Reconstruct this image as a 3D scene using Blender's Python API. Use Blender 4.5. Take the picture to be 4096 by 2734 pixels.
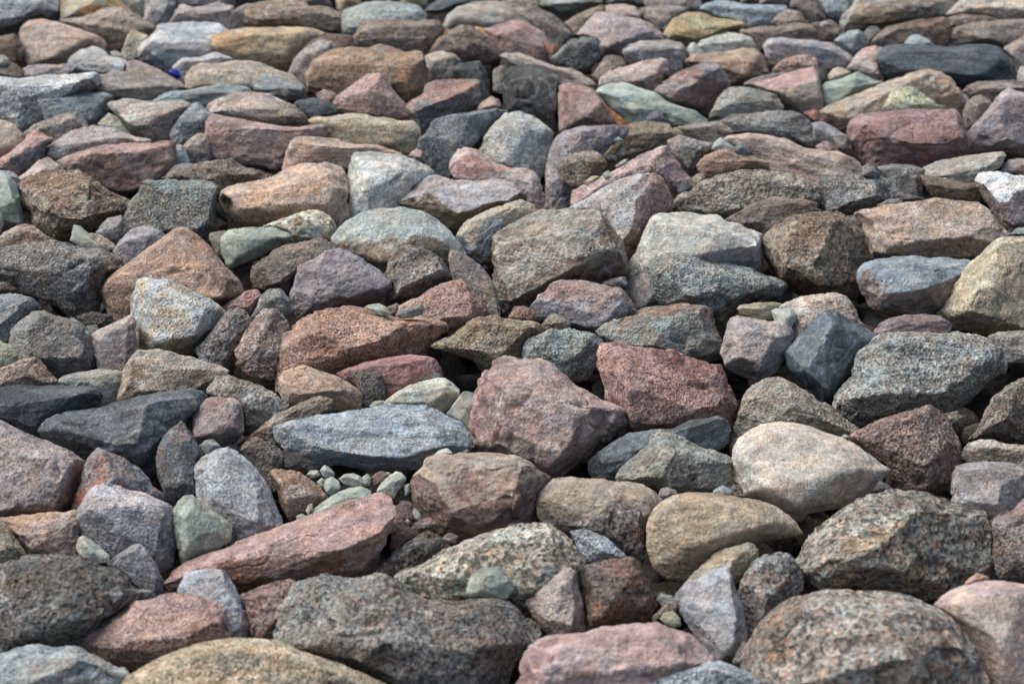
import bpy, bmesh, math, random
import numpy as np
from mathutils import Vector
from mathutils.bvhtree import BVHTree

for o in list(bpy.data.objects):
    bpy.data.objects.remove(o)
scene = bpy.context.scene
R = math.radians
col = scene.collection

# ------------------------------------------------------------------ camera
SLOPE, PITCH, DIST, LENS = R(10), R(20), 4.0, 70.0
V = np.array([0, math.cos(PITCH), -math.sin(PITCH)])
UP = np.array([0, math.sin(PITCH), math.cos(PITCH)])
RT = np.array([1.0, 0, 0])
CAM = -DIST * V
cam_d = bpy.data.cameras.new('camera')
cam_d.lens, cam_d.sensor_width = LENS, 36.0
cam_d.clip_start, cam_d.clip_end = 0.05, 2000
cam_d.dof.use_dof = True
cam_d.dof.focus_distance = 3.9
cam_d.dof.aperture_fstop = 3.9
cam = bpy.data.objects.new('camera', cam_d)
cam.location = CAM
cam.rotation_euler = (R(90) - PITCH, 0, 0)
col.objects.link(cam)
scene.camera = cam

# ------------------------------------------------------------------ sky and sun (overcast)
SUN_EL, SUN_AZ = R(58), R(-72)          # azimuth from +Y towards +X: light comes from behind left
world = bpy.data.worlds.new('World')
scene.world = world
world.use_nodes = True
wn, wl = world.node_tree.nodes, world.node_tree.links
wn.clear()
sky = wn.new('ShaderNodeTexSky')
sky.sky_type = 'NISHITA'
sky.sun_disc = False
sky.sun_elevation = SUN_EL
sky.sun_rotation = SUN_AZ
sky.dust_density, sky.ozone_density, sky.air_density = 6.0, 1.0, 1.15
hs = wn.new('ShaderNodeHueSaturation')
hs.inputs['Saturation'].default_value = 0.95     # thin cloud
bg = wn.new('ShaderNodeBackground')
bg.inputs['Strength'].default_value = 0.065
wo = wn.new('ShaderNodeOutputWorld')
wl.new(sky.outputs[0], hs.inputs['Color'])
wl.new(hs.outputs[0], bg.inputs[0])
wl.new(bg.outputs[0], wo.inputs[0])
sun_d = bpy.data.lights.new('sun', 'SUN')
sun_d.energy, sun_d.angle, sun_d.color = 1.2, R(60), (0.985, 0.99, 1.0)
sun = bpy.data.objects.new('sun', sun_d)
sd = Vector((math.cos(SUN_EL) * math.sin(SUN_AZ), math.cos(SUN_EL) * math.cos(SUN_AZ), math.sin(SUN_EL)))
sun.rotation_euler = sd.to_track_quat('Z', 'Y').to_euler()
sun.location = (-3, 3, 8)
col.objects.link(sun)
vs = scene.view_settings
vs.view_transform, vs.look, vs.gamma, vs.exposure = 'Standard', 'None', 1.0, 1.15
vs.use_curve_mapping = False
scene.cycles.max_bounces = 4
scene.cycles.use_adaptive_sampling = True
scene.cycles.adaptive_threshold = 0.02
scene.cycles.diffuse_bounces = 2
scene.cycles.glossy_bounces = 1

# ------------------------------------------------------------------ helpers
GN = np.array([0, -math.sin(SLOPE), math.cos(SLOPE)])      # normal of the bank
GB = -np.array([0, math.cos(SLOPE), math.sin(SLOPE)])      # down the bank, towards the viewer
ALB = 0.80                                                 # photo tone -> reflectance


def srgb(h):
    c = np.array([int(h[i:i + 2], 16) for i in (0, 2, 4)]) / 255.0
    c = np.where(c <= 0.04045, c / 12.92, ((c + 0.055) / 1.055) ** 2.4)
    c[1] += 0.45 * max(0.0, min(c[0], c[2]) - c[1])          # greys, not mauves
    return (c + (c @ np.array([0.2126, 0.7152, 0.0722]) - c) * 0.23) * np.array([0.965, 1.015, 1.0])


LUM = np.array([0.2126, 0.7152, 0.0722])


def rays(px):
    """directions (not normalised, unit depth) through points of the 4096 x 2734 photograph"""
    px = np.asarray(px, float)
    x = (px[:, 0] - 2048) / 4096 * 36 / LENS
    y = -(px[:, 1] - 1367) / 4096 * 36 / LENS
    return V + x[:, None] * RT + y[:, None] * UP


_rng = np.random.RandomState(7)
_tab = _rng.uniform(-1, 1, 64 ** 3).astype(np.float32)


def noise3(p):
    """smooth value noise on a 64^3 lattice"""
    p = p.astype(np.float32)
    b = np.floor(p)
    f = p - b
    u = f * f * f * (f * (f * 6 - 15) + 10)
    i = b.astype(np.int32) & 63
    x0, y0, z0 = i[:, 0] << 12, i[:, 1] << 6, i[:, 2]
    x1, y1, z1 = ((i[:, 0] + 1) & 63) << 12, ((i[:, 1] + 1) & 63) << 6, (i[:, 2] + 1) & 63
    ux, uy, uz = u[:, 0], u[:, 1], u[:, 2]
    T = _tab.take

    def lz(k):
        a = T(k + z0)
        return a + uz * (T(k + z1) - a)
    a, b_ = lz(x0 + y0), lz(x0 + y1)
    a = a + uy * (b_ - a)
    c, d = lz(x1 + y0), lz(x1 + y1)
    c = c + uy * (d - c)
    return (a + ux * (c - a)).astype(np.float64)


def fbm(p, octaves=3, gain=0.5):
    a, s, t = 1.0, 0.0, 0.0
    for k in range(octaves):
        s = s + a * noise3(p * 2 ** k + 17.3 * k)
        t += a
        a *= gain
    return s / t


def even_sphere(n):
    """n directions spread evenly over the sphere, and the triangles between them"""
    i = np.arange(n) + 0.5
    ph = np.arccos(1 - 2 * i / n)
    th = math.pi * (1 + 5 ** 0.5) * i
    v = np.stack([np.cos(th) * np.sin(ph), np.sin(th) * np.sin(ph), np.cos(ph)], 1)
    bm = bmesh.new()
    for p in v:
        bm.verts.new(p)
    bm.verts.index_update()
    bmesh.ops.convex_hull(bm, input=bm.verts, use_existing_faces=False)
    f = np.array([[x.index for x in fc.verts] for fc in bm.faces], dtype=np.int32)
    bm.free()
    c = v[f].mean(1)
    nn = np.cross(v[f[:, 1]] - v[f[:, 0]], v[f[:, 2]] - v[f[:, 0]])
    flip = (nn * c).sum(1) < 0
    f[flip] = f[flip][:, ::-1]
    return v, f


ICO = {k: even_sphere(k) for k in (160, 300, 640, 1300, 3000, 7000, 14000, 26000)}


def make_mesh(name, v, f, attrs=(), smooth=True):
    me = bpy.data.meshes.new(name)
    me.vertices.add(len(v))
    me.vertices.foreach_set('co', np.asarray(v, np.float32).ravel())
    n = len(f)
    k = f.shape[1]
    me.loops.add(n * k)
    me.loops.foreach_set('vertex_index', f.ravel().astype(np.int32))
    me.polygons.add(n)
    me.polygons.foreach_set('loop_start', np.arange(n, dtype=np.int32) * k)
    if smooth:
        me.polygons.foreach_set('use_smooth', np.ones(n, bool))
    for an, data in attrs:
        a = me.attributes.new(an, 'FLOAT_COLOR', 'POINT')
        a.data.foreach_set('color', np.asarray(data, np.float32).ravel())
    me.update(calc_edges=True)
    return me


def hull_planes(pts, merge=0.985):
    bm = bmesh.new()
    for p in pts:
        bm.verts.new(p)
    bmesh.ops.convex_hull(bm, input=bm.verts, use_existing_faces=False)
    ns, ps, ar = [], [], []
    for fc in bm.faces:
        fc.normal_update()
        a = fc.calc_area()
        if a < 1e-9:
            continue
        ns.append(fc.normal[:])
        ps.append(fc.calc_center_median()[:])
        ar.append(a)
    bm.free()
    ns, ps, ar = np.array(ns), np.array(ps), np.array(ar)
    h = (ns * ps).sum(1)
    sgn = np.where(h < 0, -1.0, 1.0)
    ns, h = ns * sgn[:, None], np.abs(h)
    order = np.argsort(-ar)
    kn, kh = [], []
    size = np.abs(pts).max()
    for i in order:                      # faces that are nearly one plane count once
        if any(np.dot(ns[i], a) > merge and abs(h[i] - b) < 0.1 * size for a, b in zip(kn, kh)):
            continue
        kn.append(ns[i])
        kh.append(h[i])
    return np.array(kn), np.maximum(np.array(kh), 0.02 * size)


# ------------------------------------------------------------------ materials
def nd(nt, t, **kw):
    n = nt.nodes.new(t)
    for k, v in kw.items():
        setattr(n, k, v)
    return n


def make_material(name, kind):
    m = bpy.data.materials.new(name)
    m.use_nodes = True
    nt = m.node_tree
    nt.nodes.clear()
    L = nt.links.new

    def math_(op, a, b=None, c=None, clamp=False):
        n = nd(nt, 'ShaderNodeMath', operation=op, use_clamp=clamp)
        for i, x in enumerate((a, b, c)):
            if x is None:
                continue
            if isinstance(x, (int, float)):
                n.inputs[i].default_value = x
            else:
                L(x, n.inputs[i])
        return n.outputs[0]

    def ramp(x, lo, hi, to0=0.0, to1=1.0):
        n = nd(nt, 'ShaderNodeMapRange', interpolation_type='SMOOTHSTEP')
        L(x, n.inputs['Value'])
        n.inputs['From Min'].default_value, n.inputs['From Max'].default_value = lo, hi
        n.inputs['To Min'].default_value, n.inputs['To Max'].default_value = to0, to1
        return n.outputs['Result']

    def mix(f, a, b, blend='MIX'):
        n = nd(nt, 'ShaderNodeMix', data_type='RGBA', blend_type=blend)
        if isinstance(f, (int, float)):
            n.inputs[0].default_value = f
        else:
            L(f, n.inputs[0])
        for s, x in ((6, a), (7, b)):
            if isinstance(x, tuple):
                n.inputs[s].default_value = (*x, 1)
            else:
                L(x, n.inputs[s])
        return n.outputs[2]

    def noise(vec, scale, detail=3.0, rough=0.55, dist=0.0):
        n = nd(nt, 'ShaderNodeTexNoise')
        L(vec, n.inputs['Vector'])
        n.inputs['Scale'].default_value = scale
        n.inputs['Detail'].default_value = detail
        n.inputs['Roughness'].default_value = rough
        n.inputs['Distortion'].default_value = dist
        return n.outputs['Fac']

    def cells(vec, scale, rnd=1.0):
        n = nd(nt, 'ShaderNodeTexVoronoi')
        L(vec, n.inputs['Vector'])
        n.inputs['Scale'].default_value = scale
        n.inputs['Randomness'].default_value = rnd
        s = nd(nt, 'ShaderNodeSeparateColor')
        L(n.outputs['Color'], s.inputs[0])
        return n.outputs['Distance'], s.outputs[0], s.outputs[1], s.outputs[2]

    def scale(c, f):                       # colour * scalar
        n = nd(nt, 'ShaderNodeVectorMath', operation='SCALE')
        L(c, n.inputs[0])
        if isinstance(f, (int, float)):
            n.inputs['Scale'].default_value = f
        else:
            L(f, n.inputs['Scale'])
        return n.outputs[0]

    info = nd(nt, 'ShaderNodeObjectInfo')
    tc = nd(nt, 'ShaderNodeTexCoord')
    off = nd(nt, 'ShaderNodeVectorMath', operation='MULTIPLY_ADD')
    L(info.outputs['Random'], off.inputs[0])
    off.inputs[1].default_value = (37.0, 91.0, 53.0)
    L(tc.outputs['Object'], off.inputs[2])
    P = off.outputs[0]
    gs = nd(nt, 'ShaderNodeVectorMath', operation='SCALE')      # grain size differs from stone to stone
    L(P, gs.inputs[0])
    rnd = info.outputs['Random']
    L(math_('ADD', 0.72, math_('MULTIPLY', math_('FRACT', math_('MULTIPLY', rnd, 17.3)), 0.7)), gs.inputs['Scale'])
    P0, P = P, gs.outputs[0]
    W = P
    # stretched coordinates for foliation
    mp = nd(nt, 'ShaderNodeMapping')
    L(W, mp.inputs['Vector'])
    mp.inputs['Rotation'].default_value = (0.35, 0.25, 0.5)
    mp.inputs['Scale'].default_value = (0.22, 0.5, 1.0)
    ST = mp.outputs[0]

    at = nd(nt, 'ShaderNodeAttribute', attribute_name='tint2')
    c1 = info.outputs['Color']
    c2 = at.outputs['Color']
    mask = ramp(math_('ADD', at.outputs['Alpha'], math_('MULTIPLY', math_('SUBTRACT', noise(P, 60, 2, 0.65), 0.5), 1.1)), 0.36, 0.64)
    base = mix(mask, c1, c2)
    wear = nd(nt, 'ShaderNodeAttribute', attribute_name='wear')
    wr = nd(nt, 'ShaderNodeSeparateColor')
    L(wear.outputs['Color'], wr.inputs[0])

    # broad weathering: slow change of tone and of hue
    big = ramp(noise(P, 9, 2, 0.6), 0.28, 0.72)
    mid = ramp(noise(W, 45, 3, 0.7), 0.28, 0.72)
    base = scale(base, math_('ADD', 0.68, math_('ADD', math_('MULTIPLY', big, 0.24), math_('MULTIPLY', mid, 0.46))))
    hue = ramp(big, 0.4, 0.9)
    base = mix(math_('MULTIPLY', hue, 0.22), base, mix(1.0, base, (1.06, 0.96, 0.86), 'MULTIPLY'))

    # streaks, thin quartz veins and rusty stains on some of the stones only
    stq = ramp(noise(ST, 42, 3, 0.7), 0.3, 0.7)
    base = scale(base, math_('ADD', 0.84 if kind in 'scb' else 0.74, math_('MULTIPLY', stq, 0.32 if kind in 'scb' else 0.52)))
    pick = math_('FRACT', math_('MULTIPLY', rnd, 31.7))
    pick2 = math_('FRACT', math_('MULTIPLY', rnd, 53.1))
    vn = math_('ABSOLUTE', math_('SUBTRACT', noise(P, 5.5, 3, 0.55), 0.5))
    vein = math_('MULTIPLY', ramp(vn, 0.004, 0.016, 1.0, 0.0), ramp(pick, 0.55, 0.6))
    rustm = math_('MULTIPLY', ramp(noise(P0, 13, 3, 0.7), 0.54, 0.68), ramp(pick2, 0.5, 0.75))
    base = mix(math_('MULTIPLY', rustm, 0.38), base, mix(1.0, base, (1.25, 0.88, 0.62), 'MULTIPLY'))
    base = mix(math_('MULTIPLY', vein, 0.55), base, mix(0.5, scale(base, 1.5), (0.5, 0.49, 0.48)))
    cw = ramp(noise(P0, 20, 3, 0.7), 0.3, 0.7)               # warm and cool minerals in drifts
    base = mix(cw, mix(1.0, base, (1.05, 0.99, 0.93), 'MULTIPLY'), mix(1.0, base, (0.91, 1.01, 1.09), 'MULTIPLY'))
    fine = ramp(noise(P, 300, 1, 0.8), 0.28, 0.72)
    pick3 = math_('FRACT', math_('MULTIPLY', rnd, 71.9))     # some stones are fine-grained, some coarse
    famp = math_('ADD', 0.25, math_('MULTIPLY', pick3, 0.62))
    base = scale(base, math_('ADD', 1.0, math_('MULTIPLY', math_('SUBTRACT', fine, 0.5), famp)))
    rough, bump_s, bump_d = 0.88, 0.55, 0.006
    d1, r1, g1, b1 = cells(W, 210 if kind == 'K' else 300)
    d2, r2, g2, b2 = cells(W, 115 if kind == 'K' else 190)
    clump = noise(P, 30, 2, 0.6)
    height = math_('ADD', math_('MULTIPLY', noise(P, 40, 2, 0.7), 1.3), math_('MULTIPLY', noise(P, 150, 2, 0.8), 0.9))
    if kind in 'kK':        # coarse granite: black, pale and rusty grains
        dark = ramp(math_('ADD', r2, math_('MULTIPLY', math_('SUBTRACT', clump, 0.5), 0.9)), 0.74, 0.80)
        pale = ramp(math_('ADD', g2, math_('MULTIPLY', math_('SUBTRACT', mid, 0.5), 0.4)), 0.62, 0.74)
        rust = ramp(b2, 0.74, 0.82)
        cool = ramp(g1, 0.70, 0.80)
        c = mix(math_('MULTIPLY', pale, 0.55), base, scale(base, 1.55))
        c = mix(math_('MULTIPLY', rust, 0.35), c, mix(1.0, base, (1.75, 1.02, 0.72), 'MULTIPLY'))
        c = mix(math_('MULTIPLY', cool, 0.5), c, mix(1.0, base, (0.72, 0.98, 1.08), 'MULTIPLY'))
        c = mix(math_('MULTIPLY', dark, 0.62 if kind == 'K' else 0.75), c, scale(base, 0.2))
        c = mix(math_('MULTIPLY', ramp(r1, 0.8, 0.86), 0.75), c, scale(base, 0.15))
        height = math_('ADD', height, math_('MULTIPLY', d2, 0.5))
        bump_s = 1.0
    elif kind == 'g':      # medium granite
        dark = ramp(math_('ADD', r1, math_('MULTIPLY', math_('SUBTRACT', clump, 0.5), 0.7)), 0.76, 0.82)
        pale = ramp(g1, 0.60, 0.78)
        c = mix(math_('MULTIPLY', pale, 0.5), base, scale(base, 1.5))
        c = mix(math_('MULTIPLY', ramp(b1, 0.75, 0.85), 0.45), c, mix(1.0, base, (1.5, 1.0, 0.78), 'MULTIPLY'))
        c = mix(math_('MULTIPLY', dark, 0.75), c, scale(base, 0.2))
        height = math_('ADD', height, math_('MULTIPLY', d1, 0.35))
        bump_s = 0.9
    elif kind == 'c':      # pale granite with scattered dark grains
        dark = ramp(math_('ADD', r1, math_('MULTIPLY', math_('SUBTRACT', clump, 0.5), 0.6)), 0.84, 0.88)
        c = mix(math_('MULTIPLY', ramp(g1, 0.6, 0.8), 0.3), base, scale(base, 1.25))
        c = mix(math_('MULTIPLY', dark, 0.7), c, scale(base, 0.25))
        bump_s = 0.4
    elif kind == 'd':      # slate: dark, smooth, dusty scratches
        dust = ramp(math_('ADD', noise(ST, 70, 3, 0.75), math_('MULTIPLY', math_('SUBTRACT', big, 0.5), 0.6)), 0.5, 0.72)
        c = mix(math_('MULTIPLY', dust, 0.5), scale(base, 0.50), scale(base, 0.98))
        c = mix(math_('MULTIPLY', ramp(fine, 0.7, 0.95), 0.35), c, scale(base, 1.9))
        bump_s, rough = 0.3, 0.72
    elif kind == 's':      # fine limestone / shale
        mot = noise(W, 130, 2, 0.7)
        c = scale(base, math_('ADD', 0.82, math_('MULTIPLY', mot, 0.36)))
        c = mix(math_('MULTIPLY', ramp(noise(P, 24, 3, 0.7), 0.56, 0.7), 0.3), c, mix(1.0, base, (1.02, 0.86, 0.62), 'MULTIPLY'))
        bump_s = 0.35
    elif kind == 'b':      # banded gneiss
        bands = noise(ST, 95, 2, 0.65)
        c = mix(ramp(bands, 0.40, 0.62), scale(base, 1.1), scale(mix(0.6, base, c2), 0.86))
        c = mix(math_('MULTIPLY', ramp(r1, 0.7, 0.8), 0.6), c, scale(base, 0.3))
        c = mix(math_('MULTIPLY', ramp(g1, 0.7, 0.85), 0.45), c, scale(base, 1.55))
        height = math_('ADD', height, math_('MULTIPLY', bands, 0.25))
        bump_s = 0.85
    elif kind == 'y':      # pale stone under lichen
        c = mix(math_('MULTIPLY', ramp(r2, 0.66, 0.74), 0.75), scale(base, 1.15), scale(base, 0.22))
        c = mix(math_('MULTIPLY', ramp(g2, 0.6, 0.7), 0.6), c, scale(base, 1.5))
        c = mix(math_('MULTIPLY', ramp(noise(P, 34, 5, 0.7), 0.56, 0.66), 0.8), c, (0.42, 0.22, 0.05))
        bump_s = 0.7
    elif kind == 'm':      # mixed, streaky
        st = noise(ST, 60, 3, 0.65)
        c = mix(math_('MULTIPLY', ramp(st, 0.48, 0.66), 0.4), base, scale(c2, 0.8))
        c = mix(math_('MULTIPLY', ramp(g1, 0.62, 0.8), 0.4), c, scale(base, 1.45))
        c = mix(math_('MULTIPLY', ramp(math_('ADD', r1, math_('MULTIPLY', math_('SUBTRACT', clump, 0.5), 0.7)), 0.78, 0.85), 0.7), c, scale(base, 0.22))
        bump_s = 0.85
    else:                  # 'f': fine-grained granite, sandstone
        c = base
        c = mix(math_('MULTIPLY', ramp(g1, 0.55, 0.8), 0.38), c, scale(base, 1.5))
        c = mix(math_('MULTIPLY', ramp(math_('ADD', r1, math_('MULTIPLY', math_('SUBTRACT', clump, 0.5), 0.8)), 0.79, 0.86), 0.55), c, scale(base, 0.28))
        bump_s = 0.8
    if kind not in 'dyK':
        c = mix(math_('ADD', 0.4, math_('MULTIPLY', pick3, 0.6)), base, c)
    # chipped edges show fresh, paler grains
    wearf = math_('MULTIPLY', wr.outputs[0], ramp(mid, 0.4, 0.65))
    c = mix(math_('MULTIPLY', wearf, 0.42), c, mix(0.35, scale(base, 1.45), (0.5, 0.48, 0.46)))
    bump = nd(nt, 'ShaderNodeBump')
    bump.inputs['Strength'].default_value = bump_s
    bump.inputs['Distance'].default_value = bump_d
    L(height, bump.inputs['Height'])
    bs = nd(nt, 'ShaderNodeBsdfPrincipled')
    L(c, bs.inputs['Base Color'])
    L(bump.outputs[0], bs.inputs['Normal'])
    bs.inputs['Roughness'].default_value = rough
    bs.inputs['Specular IOR Level'].default_value = 0.3
    out = nd(nt, 'ShaderNodeOutputMaterial')
    L(bs.outputs[0], out.inputs[0])
    return m


KIND_NAME = {'k': 'coarse_granite', 'g': 'granite', 'c': 'speckled_granite', 'd': 'slate', 's': 'limestone',
             'b': 'gneiss', 'y': 'lichen_stone', 'm': 'streaked_granite', 'f': 'fine_granite'}
KIND_NAME['K'] = 'very_coarse_granite'
MAT = {k: make_material(n, k) for k, n in KIND_NAME.items()}
ROUGHNESS = {'k': 1.5, 'K': 1.5, 'g': 1.15, 'c': 0.7, 'd': 0.8, 's': 0.75, 'b': 1.1, 'y': 1.3, 'm': 1.15, 'f': 0.9}

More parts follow.
